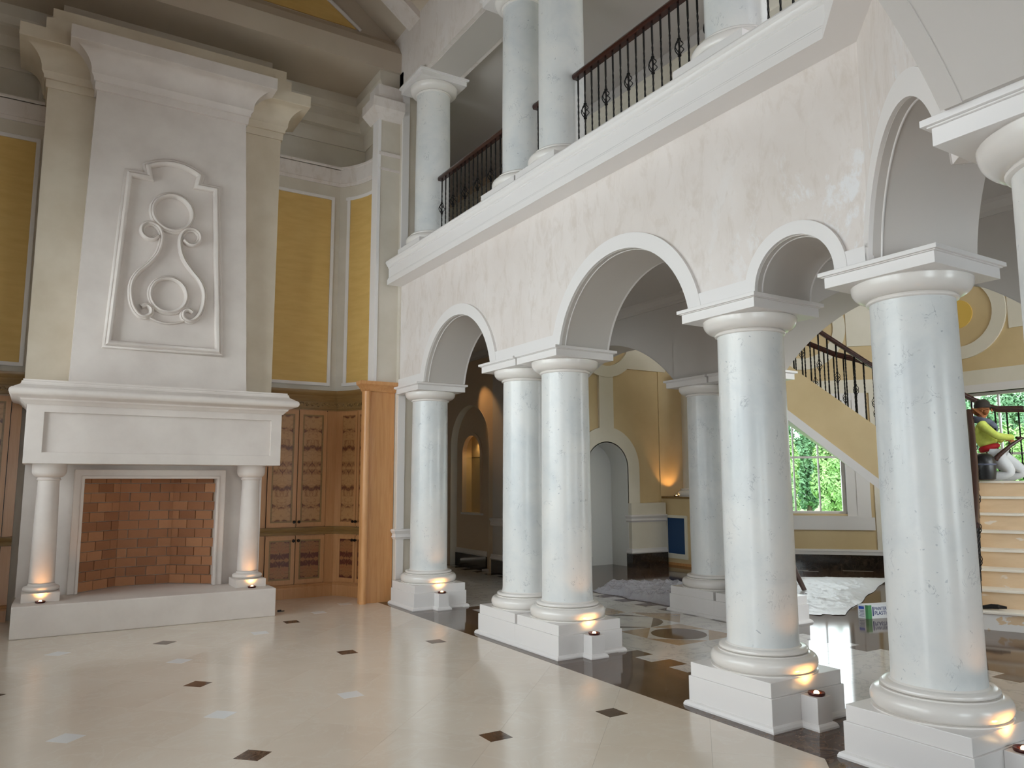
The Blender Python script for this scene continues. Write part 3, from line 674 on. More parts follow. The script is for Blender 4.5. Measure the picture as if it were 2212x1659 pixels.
# diagonal window wall  x + y = 21.65 ;  s = (x - y)/sqrt2
def fnW(s, d, z):
    x = (21.65+s*sqrt(2))/2; y = (21.65-s*sqrt(2))/2
    return (x+d*RT, y+d*RT, z)
WS, WHW = 2.065, 0.66
hd = struct('wall_hall_diagonal', None, None, 'diagonal hall wall with a white-cased window under a round medallion, behind the stair', 'wall')
def wbox(mb, s0, s1, d0, d1, z0, z1, fn): return mb.arcwall([(s0, z0), (s1, z0)], z1, d0, d1, fn)
def winwall(parent, fn, s0, s1, ws, hw, z0, z1, circ):
    mb = MB()
    for a, b, c, d in ((s0, ws-hw, 0, 7.6), (ws+hw, s1, 0, 7.6), (ws-hw, ws+hw, 0, z0), (ws-hw, ws+hw, z1, 7.6)): wbox(mb, a, b, 0.0, 0.28, c, d, fn)
    obj('wall_face', mb, TAN, parent)
    mb = MB(); wbox(mb, s0, s1, -0.035, 0, 3.23, 3.48, fn); obj('cream_band', mb, CREAM, parent)
    mb = MB()
    for sg in (-1, 1):
        a, b = sorted((ws+sg*(hw+0.17), ws+sg*(hw+0.40))); wbox(mb, a, b, -0.05, 0, 0.94, 3.23, fn)
    obj('window_casing', mb, TRIM, parent)
    mb = MB(); wbox(mb, ws-hw-0.45, ws+hw+0.45, -0.06, 0, 0.71, 0.94, fn); obj('window_apron', mb, TRIM, parent)
    mb = MB(); wbox(mb, ws-hw-0.2, ws+hw+0.2, -0.07, 0.2, 0.935, 0.965, fn); obj('window_stool', mb, TRIM, parent)
    mb = MB(); wbox(mb, s0, s1, -0.04, 0, 0.26, 0.36, fn); wbox(mb, s0, s1, -0.055, 0, 0.32, 0.34, fn); obj('base_moulding', mb, TRIM, parent)
    mb = MB(); wbox(mb, s0, s1, -0.03, 0, 0, 0.26, fn); obj('baseboard', mb, BLACKB, parent)
    obj('medallion_ring', MB().ribbon(ringpts(circ, 4.5, 0.58), ringpts(circ, 4.5, 0.80), -0.04, 0, fn, True), CREAM, parent, smooth=40)
    obj('medallion_field', MB().prism_xf(ringpts(circ, 4.5, 0.58), -0.012, 0, fn), TAN, parent)
    obj('medallion_disc', MB().prism_xf(ringpts(circ, 4.5, 0.25), -0.03, 0, fn), DISC, parent)
    mb = MB(); wbox(mb, s0, circ-0.81, -0.02, 0, 4.12, 7.6, fn); wbox(mb, circ+0.81, s1, -0.02, 0, 4.12, 7.6, fn); wbox(mb, circ-0.81, circ+0.81, -0.02, 0, 5.0, 7.6, fn); obj('upper_field', mb, CREAM, parent)
winwall(hd, fnW, 0.60, 3.75, WS, WHW, 1.0, 3.10, WS)
mb = MB(); wbox(mb, 3.20, 3.45, -0.03, 0, 0.36, 3.23, fnW); obj('corner_strip', mb, CREAM, hd)
def hallwin(name, fn, ws, hw, nx, label):
    w = struct(name, None, None, label, 'window')
    for n, a, b, c, d, t0, t1 in [('frame', ws-hw, ws-hw+.05, 1.0, 3.1, .12, .2), ('frame', ws+hw-.05, ws+hw, 1.0, 3.1, .12, .2), ('frame', ws-hw+.05, ws+hw-.05, 1.0, 1.045, .12, .2), ('frame', ws-hw+.05, ws+hw-.05, 3.05, 3.1, .12, .2)]:
        obj(n, wbox(MB(), a, b, t0, t1, c, d, fn), TRIM, w)
    for sg in (-1, 1):
        a, b = sorted((ws+sg*hw, ws+sg*(hw+0.17))); obj('jamb', wbox(MB(), a, b, -0.03, 0.16, 0.96, 3.2, fn), TRIM, w)
    obj('head', wbox(MB(), ws-hw-.17, ws+hw+.17, -0.045, 0.16, 3.1, 3.23, fn), TRIM, w)
    for i in range(1, nx): x = ws-hw+2*hw*i/nx; obj('muntin', wbox(MB(), x-.014, x+.014, .14, .18, 1.045, 3.05, fn), TRIM, w)
    obj('muntin', wbox(MB(), ws-hw+.05, ws+hw-.05, .135, .185, 2.03, 2.07, fn), TRIM, w)
    mb = MB(); wbox(mb, ws-hw+.03, ws+hw-.03, .157, .163, 1.03, 3.07, fn); obj('pane', mb, GLASS, w)
hallwin('window_1', fnW, WS, WHW, 3, 'white three-column window below the stair, trees outside, between the third and fourth columns')
hr = struct('wall_hall_right', None, None, 'hall wall with a window behind the kneeling person on the stair', 'wall')
def fnX(s, d, z): return (13.6+d, s, z)
winwall(hr, fnX, 0.0, 8.35, 7.06, 1.36, 1.0, 3.10, 7.09)
hallwin('window_2', fnX, 7.06, 1.32, 6, 'window behind the kneeling person, trees outside, at the right edge')
wall_with_windows('wall_hall_end', [(7.9, 12.9)], 1.0, 6.4, 7.55, 13.9, 7.6, -3.2, -3.05, fnB, 'far side wall of the stair hall, outside the picture', TAN)
window_frame('window_9', 7.9, 12.9, 1.0, 6.4, -3.12, fnB, 6, 5, 'tall wide window at the far end of the stair hall, outside the picture')
struct('ceiling_hall', MB().box(6.9, 14.2, -3.2, 12.2, 7.55, 7.7), PLAIN, 'plain ceiling high over the stair hall', 'ceiling')
# little pale inlay strips near the hall baseboard
for a, b, c in ((1.55, 1.95, -0.28), (2.55, 3.05, -0.20), (1.85, 2.1, -0.42)):
    p = [fnW(a, c, 0)[:2], fnW(b, c, 0)[:2], fnW(b, c-.09, 0)[:2], fnW(a, c-.09, 0)[:2]]
    slab('inlay_piece', p, WHITEF, 0.0008, -0.01)

# ---- pedestal cabinet carrying a column and an up-light
pd = thing('pedestal_cabinet', 'tan pedestal cabinet with a framed blue panel, left of the inner columns', 'pedestal', (10.98, 11.05, 0))
obj('body', MB().box(10.60, 11.4, 10.55, 11.52, 0.04, 1.27), TAN, pd)
obj('top', MB().box(10.56, 11.44, 10.51, 11.56, 1.27, 1.31), OLIVE, pd)
obj('plinth', MB().box(10.58, 11.42, 10.53, 11.54, 0, 0.05), HONEY, pd)
o_ = [(10.82, 0.13), (11.455, 0.13), (11.455, 0.95), (10.82, 0.95)]; i_ = [(10.88, 0.22), (11.35, 0.22), (11.35, 0.90), (10.88, 0.90)]
obj('panel_frame', MB().ribbon(i_, o_, 10.57, 10.60, fnR, True), CREAM, pd)
obj('panel', MB().box(10.588, 10.60, 10.87, 11.36, 0.21, 0.91), BLUE, pd)

# ---- columns
def base_prof_(z0): return [(0.362, z0), (0.362, z0+0.008)]+[(0.325+0.042*cos(a), z0+0.058+0.052*sin(a)) for a in [(-70+i*140/10)*pi/180 for i in range(11)]]+[(0.312, z0+0.112), (0.312, z0+0.120)]+[(0.285+0.022*cos(a), z0+0.137+0.017*sin(a)) for a in [(-80+i*160/6)*pi/180 for i in range(7)]]+[(0.262, z0+0.156), (0.252, z0+0.166), (0.20, z0+0.166)]
def cap_prof(z1): return [(0.20, z1-0.125), (0.243, z1-0.125), (0.254, z1-0.120), (0.258, z1-0.112), (0.254, z1-0.104), (0.247, z1-0.098)]+[(0.252+0.086*sin(a), z1-0.098+0.078*(1-cos(a))) for a in [i*pi/2/8 for i in range(9)]]+[(0.340, z1-0.008), (0.332, z1), (0.2, z1)]
def column(x, y, z0, z1, label, group, plinth=(0.36, 0.36, 0.36, 0.36), zp=0.30, joined=(False, False), shaft_only=False):
    """plinth extents to -x,+x,-y,+y; z1 = underside of the abacus"""
    c = thing('column', label, 'column', (x, y, z0), group)
    px0, px1, py0, py1 = plinth; a, b = joined     # joined on the -y / +y side
    if zp > 0.2:
        ga = 0.0 if a else 0.015; gb = 0.0 if b else 0.015
        obj('plinth', MB().box(x-px0-.012, x+px1+.012, y-py0-(0 if a else .012), y+py1+(0 if b else .012), z0, z0+0.205), TRIM, c, bevel=0.004)
        obj('plinth_block', MB().box(x-px0, x+px1, y-py0+(.02 if a else 0), y+py1-(.02 if b else 0), z0+0.205, z0+zp), TRIM, c, bevel=0.004)
        q = [(0, z0), (0.03, z0), (0.03, z0+.012), (0.022, z0+.028), (0.008, z0+.036), (0, z0+.036)]
        X0, X1, Y0, Y1 = x-px0-.012, x+px1+.012, y-py0-(0 if a else .012), y+py1+(0 if b else .012)
        path = [(X0, Y0), (X1, Y0), (X1, Y1), (X0, Y1)]
        if a and not b: path = [(X1, Y0), (X1, Y1), (X0, Y1), (X0, Y0)]; obj('shoe_moulding', MB().sweep(path, q, side=1), TRIM, c)
        elif b and not a: path = [(X0, Y1), (X0, Y0), (X1, Y0), (X1, Y1)]; obj('shoe_moulding', MB().sweep(path, q, side=1), TRIM, c)
        else: obj('shoe_moulding', MB().sweep(path, q, closed=True, side=1), TRIM, c)
    else:
        obj('plinth', MB().box(x-px0, x+px1, y-py0, y+py1, z0, z0+zp), TRIM, c, bevel=0.003)
    zb = z0+zp
    obj('base', MB().lathe([(r, z) for r, z in base_prof_(zb)], 48, (x, y, 0)), CAPM, c, smooth=30)
    zs, ze = zb+0.155, z1-0.11
    obj('shaft', MB().lathe([(0.252, zs), (0.247, zs+.05), (0.246, zs+(ze-zs)*.35), (0.242, zs+(ze-zs)*.7), (0.237, ze)], 48, (x, y, 0)), CMARB, c, smooth=30)
    obj('capital', MB().lathe(cap_prof(z1), 48, (x, y, 0)), CAPM, c, smooth=30)
    ax = 0.365; ya = -0.365+(0.005 if a else 0); yb_ = 0.365-(0.005 if b else 0)
    mb = MB().box(x-.35, x+.35, y-.35 if not a else y-.362, y+.35 if not b else y+.362, z1, z1+0.068)
    mb.box(x-.362, x+.362, y-.362+(.012 if a else 0), y+.362-(.012 if b else 0), z1+0.068, z1+0.074).box(x-.378, x+.378, y-.378+(.02 if a else 0), y+.378-(.02 if b else 0), z1+0.074, z1+0.10)
    obj('abacus', mb, TRIM, c, bevel=0.003)
    return c
ZA = 2.80
G1 = 'columns of the lower arcade'
CX = 4.49
column(CX, 9.40, 0, ZA, 'lower arcade column standing alone nearest the wooden cabinet end panel', G1)
column(CX, 7.005, 0, ZA, 'farther column of the lower front pair, between the two large arches', G1, (.36,.36,.375,.36), joined=(True, False))
column(CX, 6.255, 0, ZA, 'nearer column of the lower front pair, with a lit lamp post at its foot', G1, (.36,.36,.36,.375), joined=(False, True))
column(CX, 3.87, 0, ZA, 'single lower column between the second large arch and the small arch', G1)
column(CX, 2.61, 0, ZA, 'thick lower column at the bend of the wall, below the diagonal arch', G1)
column(3.03, 1.09, 0, ZA, 'nearest column, cut off by the right edge of the picture', G1)
G2 = 'columns of the inner arcade'
column(7.25, 7.005, 0, ZA, 'farther column of the inner pair, half hidden, plastic sheeting behind it', G2, (.36,.36,.375,.36), joined=(True, False))
column(7.25, 6.255, 0, ZA, 'nearer column of the inner pair, hidden behind the single front column', G2, (.36,.36,.36,.375), joined=(False, True))
G3 = 'columns of the upper balcony'
ZU = 7.18
column(CX, 9.40, 4.70, ZU, 'upper balcony column farthest away, its whole capital visible under the beam', G3, zp=0.16)
column(CX, 7.005, 4.70, ZU, 'farther column of the upper balcony pair', G3, zp=0.16)
column(CX, 6.255, 4.70, ZU, 'nearer column of the upper balcony pair, beside a handrail end', G3, zp=0.16)
column(CX, 3.87, 4.70, ZU, 'upper balcony column at the top right, only its foot visible', G3, zp=0.16)
# column standing on the pedestal cabinet
pc = thing('column', 'plaster column rising from the tan pedestal cabinet', 'column', (11.0, 11.0, 1.31))
obj('base', MB().lathe([(r*0.9, z) for r, z in base_prof_(1.31)], 40, (11.0, 11.0, 0)), CAPM, pc, smooth=30)
obj('shaft', MB().lathe([(0.225, 1.45), (0.22, 2.4), (0.21, 3.6)], 40, (11.0, 11.0, 0)), PLASTER_G, pc, smooth=30)
obj('capital', MB().lathe([(r*0.9, z) for r, z in cap_prof(3.75)], 40, (11.0, 11.0, 0)), CAPM, pc, smooth=30)

# ---- up-lights: little white posts with a lamp on top, and the two lamps in the hearth
def spot(name, loc, target, watts, parent=None, size=70, col=(1.0, 0.44, 0.11), blend=0.7, rad=0.02):
    l = bpy.data.lights.new(name, 'SPOT'); l.energy = watts; l.color = col; l.spot_size = radians(size); l.spot_blend = blend; l.shadow_soft_size = rad
    o = bpy.data.objects.new(name, l); COL.objects.link(o); d = Vector(target)-Vector(loc)
    o.location = loc; o.rotation_euler = d.to_track_quat('-Z', 'Y').to_euler()
    if parent is not None: o.parent = parent; o.location = Vector(loc)-world_loc(parent)
    return o
UPW = 5.5
def lamp_parts(t, x, y, z, r=0.05):
    obj('lamp_rim', MB().lathe([(r, z), (r*1.12, z+.012), (r*1.05, z+.02), (r*.7, z+.016), (r*.62, z+.008)], 20, (x, y, 0)), RIM, t, smooth=40)
    obj('lamp_lens', MB().lathe([(0.003, z+.028), (r*.24, z+.026), (r*.36, z+.018), (r*.36, z+.008)], 16, (x, y, 0)), LAMP, t, smooth=40)
def post(yface, label):
    x0, x1, y0, y1 = 4.40, 4.545, yface-0.13, yface-0.001
    t = thing('lamp_post', label, 'lamp', ((x0+x1)/2, (y0+y1)/2, 0), 'up-light posts at the column feet')
    obj('box', MB().box(x0, x1, y0, y1, 0, 0.20), TRIM, t, bevel=0.003)
    q = [(0, 0), (0.028, 0), (0.028, .012), (0.02, .028), (0.008, .036), (0, .036)]
    obj('shoe_moulding', MB().sweep([(x0, y1), (x0, y0), (x1, y0), (x1, y1)], q, side=1), TRIM, t)
    cx, cy = (x0+x1)/2, (y0+y1)/2-0.005
    lamp_parts(t, cx, cy, 0.20)
    spot('up_light', (cx, cy, 0.245), (cx+0.005, cy+0.34, 0.9), UPW, t, 125, blend=1.0)
post(9.028, 'small white post with a glowing lamp at the foot of the farthest front column')
post(5.883, 'small white post with a glowing lamp at the foot of the front column pair')
post(3.498, 'small white post with a glowing lamp at the foot of the single column')
post(2.238, 'small white post with a glowing lamp cut by the bottom right corner')

# ================================================================== FIREPLACE
fp = thing('fireplace', 'tall pale stone fireplace with carved overmantel panel and brick firebox', 'fireplace', (1.2, 10.2, 0))
obj('hearth', MB().prism([(-0.146, 9.60), (2.553, 9.60), (2.553, 9.90), (2.50, 10.9), (-0.10, 10.9), (-0.146, 9.90)], 0.0, 0.33), STONE, fp, bevel=0.012)
# lower wall around the opening
obj('lower_wall', MB().box(-0.13, 0.40, 10.38, 10.95, 0.33, 1.83).box(2.02, 2.52, 10.38, 10.95, 0.33, 1.83).box(0.40, 2.02, 10.38, 10.95, 1.72, 1.83), STONE, fp)
def frame_u(i0, i1, it, w, y0, y1, z0):
    return MB().ribbon([(i0, z0), (i0, it), (i1, it), (i1, z0)], [(i0-w, z0), (i0-w, it+w), (i1+w, it+w), (i1+w, z0)], y0, y1, fnB)
obj('surround', frame_u(0.475, 1.945, 1.65, 0.11, 10.30, 10.40, 0.33), STONE, fp, bevel=0.012)
obj('surround_bead', frame_u(0.505-.03, 1.915+.03, 1.65, 0.035, 10.285, 10.31, 0.33), STONE, fp, bevel=0.01)
fb = obj('firebox', MB().box(0.86, 1.54, 10.80, 10.86, 0.3, 1.85).box(0.2, 0.36, 10.4, 10.86, .3, 1.85).box(2.04, 2.2, 10.4, 10.86, .3, 1.85).box(0.3, 2.1, 10.4, 10.86, 1.76, 1.85)
   .add([(0.455,10.41,.33),(0.89,10.815,.33),(0.89,10.815,1.76),(0.455,10.41,1.76)], [(0,1,2,3)]).add([(1.965,10.41,.33),(1.51,10.815,.33),(1.51,10.815,1.76),(1.965,10.41,1.76)], [(3,2,1,0)]), MORTAR, fp, recalc=False)
bw, bh, joint = 0.229, 0.1145, 0.008
brick_me = {}
def brickrow(p0, p1, nrm, z0, rows):
    p0 = Vector(p0); p1 = Vector(p1); L = (p1-p0).length; d = (p1-p0)/L; ang = atan2(d.y, d.x)
    for r in range(rows):
        x = -(bw/2 if r % 2 else 0.0)
        while x < L-0.02:
            a = max(0, x)+joint/2; b = min(L, x+bw)-joint/2
            if b-a > 0.03:
                w = round(b-a, 3)
                if w not in brick_me:
                    tmp = obj('brick', MB().box(-w/2, w/2, -0.02, 0.02, -bh/2+joint/2, bh/2-joint/2), BRICK, bevel=0.0025); brick_me[w] = tmp.data; bpy.data.objects.remove(tmp)
                o = bpy.data.objects.new('brick', brick_me[w]); COL.objects.link(o); o.parent = fb
                c = p0+d*((a+b)/2)+Vector(nrm)*(0.006+random.uniform(-0.003, 0.003))
                o.location = Vector((c.x, c.y, z0+bh*(r+0.5)))-world_loc(fb); o.rotation_euler = (0, 0, ang)
            x += bw
brickrow((0.455, 10.41), (0.89, 10.81), (0.68, -0.73), 0.335, 13)
brickrow((0.89, 10.80), (1.51, 10.80), (0, -1), 0.335, 13)
brickrow((1.51, 10.81), (1.965, 10.41), (-0.66, -0.75), 0.335, 13)
# the two small columns on the hearth
for sx, who in ((0.11, 'left'), (2.31, 'right')):
    cy = 10.07
    ccol = obj('hearth_column', MB().lathe([(0.112, 0.505), (0.124, 0.52), (0.124, 0.56), (0.118, 1.0), (0.105, 1.64)], 32, (sx, cy, 0)), STONE, fp, smooth=30)
    obj('plinth', MB().box(sx-.18, sx+.18, cy-.22, cy+.18, 0.33, 0.425), STONE, ccol, bevel=0.004)
    obj('base', MB().lathe([(0.17, 0.425)]+[(0.15+0.028*cos(a), 0.455+0.028*sin(a)) for a in [(-80+i*160/6)*pi/180 for i in range(7)]]+[(0.135, 0.488), (0.128, 0.51), (0.1, 0.51)], 32, (sx, cy, 0)), STONE, ccol, smooth=30)
    obj('capital', MB().lathe([(0.104, 1.63), (0.118, 1.635), (0.12, 1.645), (0.112, 1.655)]+[(0.112+0.058*sin(a), 1.665+0.075*(1-cos(a))) for a in [i*pi/2/6 for i in range(7)]]+[(0.17, 1.76), (0.17, 1.812), (0.1, 1.812)], 32, (sx, cy, 0)), STONE, ccol, smooth=30)
# frieze with sunk panel, mantel shelf
FX0, FX1, FY = -0.150, 2.600, 9.80
obj('frieze', MB().box(FX0, FX1, FY+0.035, 10.9, 1.812, 2.48).ribbon([(0.02, 1.935), (2.47, 1.935), (2.47, 2.375), (0.02, 2.375)], [(FX0, 1.812), (FX1, 1.812), (FX1, 2.48), (FX0, 2.48)], FY, FY+0.035, fnB, True), STONE, fp, bevel=0.004)
mp = [(0, 2.455), (0.012, 2.455), (0.03, 2.475), (0.045, 2.49), (0.06, 2.50), (0.065, 2.515), (0.10, 2.535)]+[(0.125+0.048*cos(a), 2.585+0.045*sin(a)) for a in [(-70+i*150/8)*pi/180 for i in range(9)]]+[(0.12, 2.64), (0.075, 2.665), (0.065, 2.685), (0.065, 2.70), (0.05, 2.705), (0.05, 2.725), (-0.3, 2.728)]
obj('mantel_shelf', MB().sweep([(FX0, 10.78), (FX0, FY), (FX1, FY), (FX1, 10.78)], [(o, z) for o, z in mp]+[(-0.3, 2.455)], side=1), STONE, fp, smooth=25)
# chimney breast: outer body and tapering centre slab
CXF = 1.2
obj('breast', MB().box(-0.20, 2.60, 10.38, 10.98, 2.70, 7.0), STONE_W, fp)
yb0, yb1, zb0, zb1 = 10.05, 10.15, 2.70, 6.42
def ybr(z): return yb0+(yb1-yb0)*(z-zb0)/(zb1-zb0)
v = [(0.235, yb0, zb0), (2.205, yb0, zb0), (2.075, yb1, zb1), (0.315, yb1, zb1)]
obj('centre_slab', MB().add(v+[(x, 10.5, z) for x, y, z in v], [(0,1,2,3), (7,6,5,4), (0,4,5,1), (1,5,6,2), (2,6,7,3), (3,7,4,0)]), STONE, fp)
cp = [(0, 6.36), (0.02, 6.36), (0.025, 6.38), (0.025, 6.455), (0.045, 6.46), (0.05, 6.50), (0.075, 6.54)]+[(0.075+0.235*(1-cos(a)), 6.56+0.235*sin(a)) for a in [i*pi/2/10 for i in range(11)]]+[(0.315, 6.80), (0.315, 6.955), (-0.2, 6.955), (-0.2, 6.36)]
obj('crown', MB().sweep([(-0.20, 10.95), (-0.20, 10.38), (2.60, 10.38), (2.60, 10.95)], cp, side=1), STONE_W, fp, smooth=25)
obj('crown', MB().sweep([(0.315, 10.5), (0.315, 10.13), (2.075, 10.13), (2.075, 10.5)], cp, side=1), STONE, fp, smooth=25)
obj('crown_step', MB().box(-0.26, 2.66, 10.13, 10.95, 6.955, 7.13), STONE_W, fp)
obj('crown_step', MB().box(-0.20, 2.60, 10.19, 10.95, 7.13, 7.29), STONE_W, fp)
obj('chimney_top', MB().box(-0.1, 2.5, 10.6, 10.95, 7.29, 7.62), CEIL, fp)
# carved panel: frame with stepped arched head, rings, scrolls
def onb(a, d, z): return (a, ybr(z)-d, z)
mxc = 1.225
def mould_path(pts, w, h, closed=False):
    """rounded moulding of width w, height h following pts=(x,z) on the breast"""
    P = [Vector(p) for p in pts]; N = len(P); v = []; f = []
    prof = [(-0.5, 0.0), (-0.48, 0.5), (-0.3, 0.92), (-0.08, 1.0), (0.08, 0.80), (0.16, 0.55), (0.26, 0.62), (0.42, 0.5), (0.5, 0.0)]
    K = len(prof)
    for i in range(N):
        d0 = (P[i]-P[i-1]).normalized() if (i > 0 or closed) else (P[1]-P[0]).normalized()
        d1 = (P[(i+1)%N]-P[i]).normalized() if (i < N-1 or closed) else d0
        n0 = Vector((-d0.y, d0.x)); n1 = Vector((-d1.y, d1.x)); mm = n0+n1; mm = mm/max(0.35, mm.dot(n0))
        for a, b in prof: q = P[i]+mm*a*w; v.append(onb(q.x, b*h, q.y))
    for i in range(N if closed else N-1):
        for k in range(K-1):
            a = i*K+k; c = ((i+1)%N)*K+k; f.append((a, c, c+1, a+1))
    return MB().add(v, f)
def sm(pts, n=6):
    out_ = []; P = [Vector(p) for p in pts]
    for i in range(len(P)-1):
        p0 = P[max(i-1,0)]; p1 = P[i]; p2 = P[i+1]; p3 = P[min(i+2,len(P)-1)]
        for k in range(n):
            t = k/n; out_.append(0.5*((2*p1)+(-p0+p2)*t+(2*p0-5*p1+4*p2-p3)*t*t+(-p0+3*p1-3*p2+p3)*t**3))
    out_.append(P[-1]); return [tuple(q) for q in out_]
fr = [(mxc-0.63, 3.225), (mxc-0.515, 5.375), (mxc-0.29, 5.375), (mxc-0.315, 5.50)]
ac = arc(mxc, 5.50-0.42, 0.525, pi-0.925, 0.925, 12)
head = [(mxc-0.29, 5.375)]+[(a, z+0.01) for a, z in ac]+[(mxc+0.29, 5.375)]
loop = [(mxc-0.63, 3.225), (mxc-0.515, 5.375)]+head+[(mxc+0.515, 5.375), (mxc+0.625, 3.225)]
fpan = obj('carved_panel', mould_path(loop, 0.10, 0.075, True), STONE, fp, smooth=50)
obj('ring', mould_path([(mxc+0.005+0.236*cos(-2*pi*i/48), 4.953+0.236*sin(-2*pi*i/48)) for i in range(48)], 0.075, 0.085, True), STONE, fpan, smooth=60)
obj('ring', mould_path([(mxc+0.005+0.212*cos(-2*pi*i/48), 3.895+0.222*sin(-2*pi*i/48)) for i in range(48)], 0.065, 0.075, True), STONE, fpan, smooth=60)
sR = [(1.375, 4.63), (1.43, 4.585), (1.50, 4.59), (1.555, 4.65), (1.545, 4.73), (1.48, 4.775), (1.40, 4.755), (1.345, 4.68), (1.335, 4.56), (1.375, 4.40), (1.47, 4.255), (1.575, 4.135), (1.635, 4.01), (1.645, 3.87), (1.615, 3.72), (1.55, 3.62), (1.475, 3.59), (1.405, 3.635), (1.405, 3.705), (1.46, 3.745), (1.52, 3.715)]
sL = [(2*mxc-x, z) for x, z in sR]
def strap(pts, w):
    return MB().ribbon([(p[0], p[1]) for p in off(pts, -w/2)], [(p[0], p[1]) for p in off(pts, w/2)], 0.058, 0.0, lambda a, d, z: onb(a, d, z))
def off(pts, d):
    P = [Vector(p) for p in pts]; r = []
    for i in range(len(P)):
        t = (P[min(i+1, len(P)-1)]-P[max(i-1, 0)]).normalized(); r.append(tuple(P[i]+Vector((-t.y, t.x))*d))
    return r
for s_, sg in ((sR, 1), (sL, -1)):
    q = sm(s_, 5)
    obj('scroll', mould_path(q if sg > 0 else q[::-1], 0.066, 0.08), STONE, fpan, smooth=60)
obj('scroll_link', mould_path(sm([(mxc-0.2, 3.60), (mxc-0.09, 3.555), (mxc+0.03, 3.545), (mxc+0.15, 3.57), (mxc+0.21, 3.60)], 5), 0.035, 0.045), STONE, fpan, smooth=60)
# hearth lamps
for sx, who in ((0.11, 'left'), (2.31, 'right')):
    t = thing('hearth_lamp', 'small glowing lamp set into the hearth before its %s column' % who, 'lamp', (sx, 9.79, 0.33), 'lamps set into the hearth')
    lamp_parts(t, sx, 9.79, 0.331, 0.045); spot('up_light', (sx, 9.79, 0.372), (sx, 10.12, 0.95), 4.5, t, 120, blend=1.0)

# ================================================================== CABINETS
def door(parent, x0, x1, z0, z1, y, burlm, knob_x, knob_z):
    """framed door on a straight front facing -y"""
    cx, cz = (x0+x1)/2, (z0+z1)/2; g_ = 0.003; s_ = 0.055
    i = [(x0+s_, z0+s_), (x1-s_, z0+s_), (x1-s_, z1-s_), (x0+s_, z1-s_)]; o = [(x0+g_, z0+g_), (x1-g_, z0+g_), (x1-g_, z1-g_), (x0+g_, z1-g_)]
    d = obj('door', MB().ribbon(i, o, y-0.022, y, fnB, True), HONEYD, parent)
    i2 = [(x0+s_+.022, z0+s_+.022), (x1-s_-.022, z0+s_+.022), (x1-s_-.022, z1-s_-.022), (x0+s_+.022, z1-s_-.022)]
    obj('door_bead', MB().ribbon(i2, i, y-0.017, y, fnB, True), OLIVE, d)
    obj('veneer_panel', MB().box(x0+s_, x1-s_, y-0.010, y, z0+s_, z1-s_), burlm, d, origin=(cx, y, cz))
    obj('knob', MB().lathe([(0.006, 0), (0.011, .004), (0.010, .016), (0.019, .024), (0.022, .034), (0.015, .044), (0.003, .047)], 14), KNOB, d).matrix_local = Matrix.Translation(Vector((knob_x, y-0.022, knob_z))-world_loc(d)) @ Matrix.Rotation(pi/2, 4, 'X')
    return d
CY = 10.90
def straight_cabinet(mx, label):
    f = (lambda x: x) if not mx else (lambda x: 2.4-x)
    t = thing('cabinet', label, 'cabinet', (f(3.1), CY, 0), 'built-in wooden cabinets')
    def fx(a, b): p, q = f(a), f(b); return (min(p, q), max(p, q))
    x0, x1 = fx(2.61, 3.70)
    obj('body', MB().box(x0, x1, CY, 10.97, 0.0, 2.66), HONEYD, t)
    for a, b, kx in ((2.72, 3.132, 3.10), (3.138, 3.55, 3.17)):
        p, q = fx(a, b)
        door(t, p, q, 0.985, 2.625, CY, BURL, f(kx), 1.05); door(t, p, q, 0.20, 0.855, CY, BURLR, f(kx), 0.79)
    for ga in (2.72, 3.135, 3.5515):
        obj('dark_gap', MB().box(*fx(ga-.004, ga+.004), CY-.002, CY, 0.19, 2.64), KNOB, t)  # dark strip stands in for the shade between doors
    obj('mid_rail', MB().sweep([(x0, CY), (x1, CY)], [(0, .865), (.02, .87), (.025, .90), (.012, .92), (.028, .945), (.03, .97), (0, .975)], side=1), OLIVE, t, smooth=30)
    obj('toe_board', MB().sweep([(x0, CY), (x1, CY)], [(0, 0), (.03, 0), (.03, .13), (.022, .15), (.028, .165), (.012, .185), (0, .19)], side=1), HONEYD, t)
    return t
straight_cabinet(False, 'straight wooden cabinet with burl doors, right of the fireplace')
straight_cabinet(True, 'wooden cabinet left of the fireplace, cut by the picture edge')
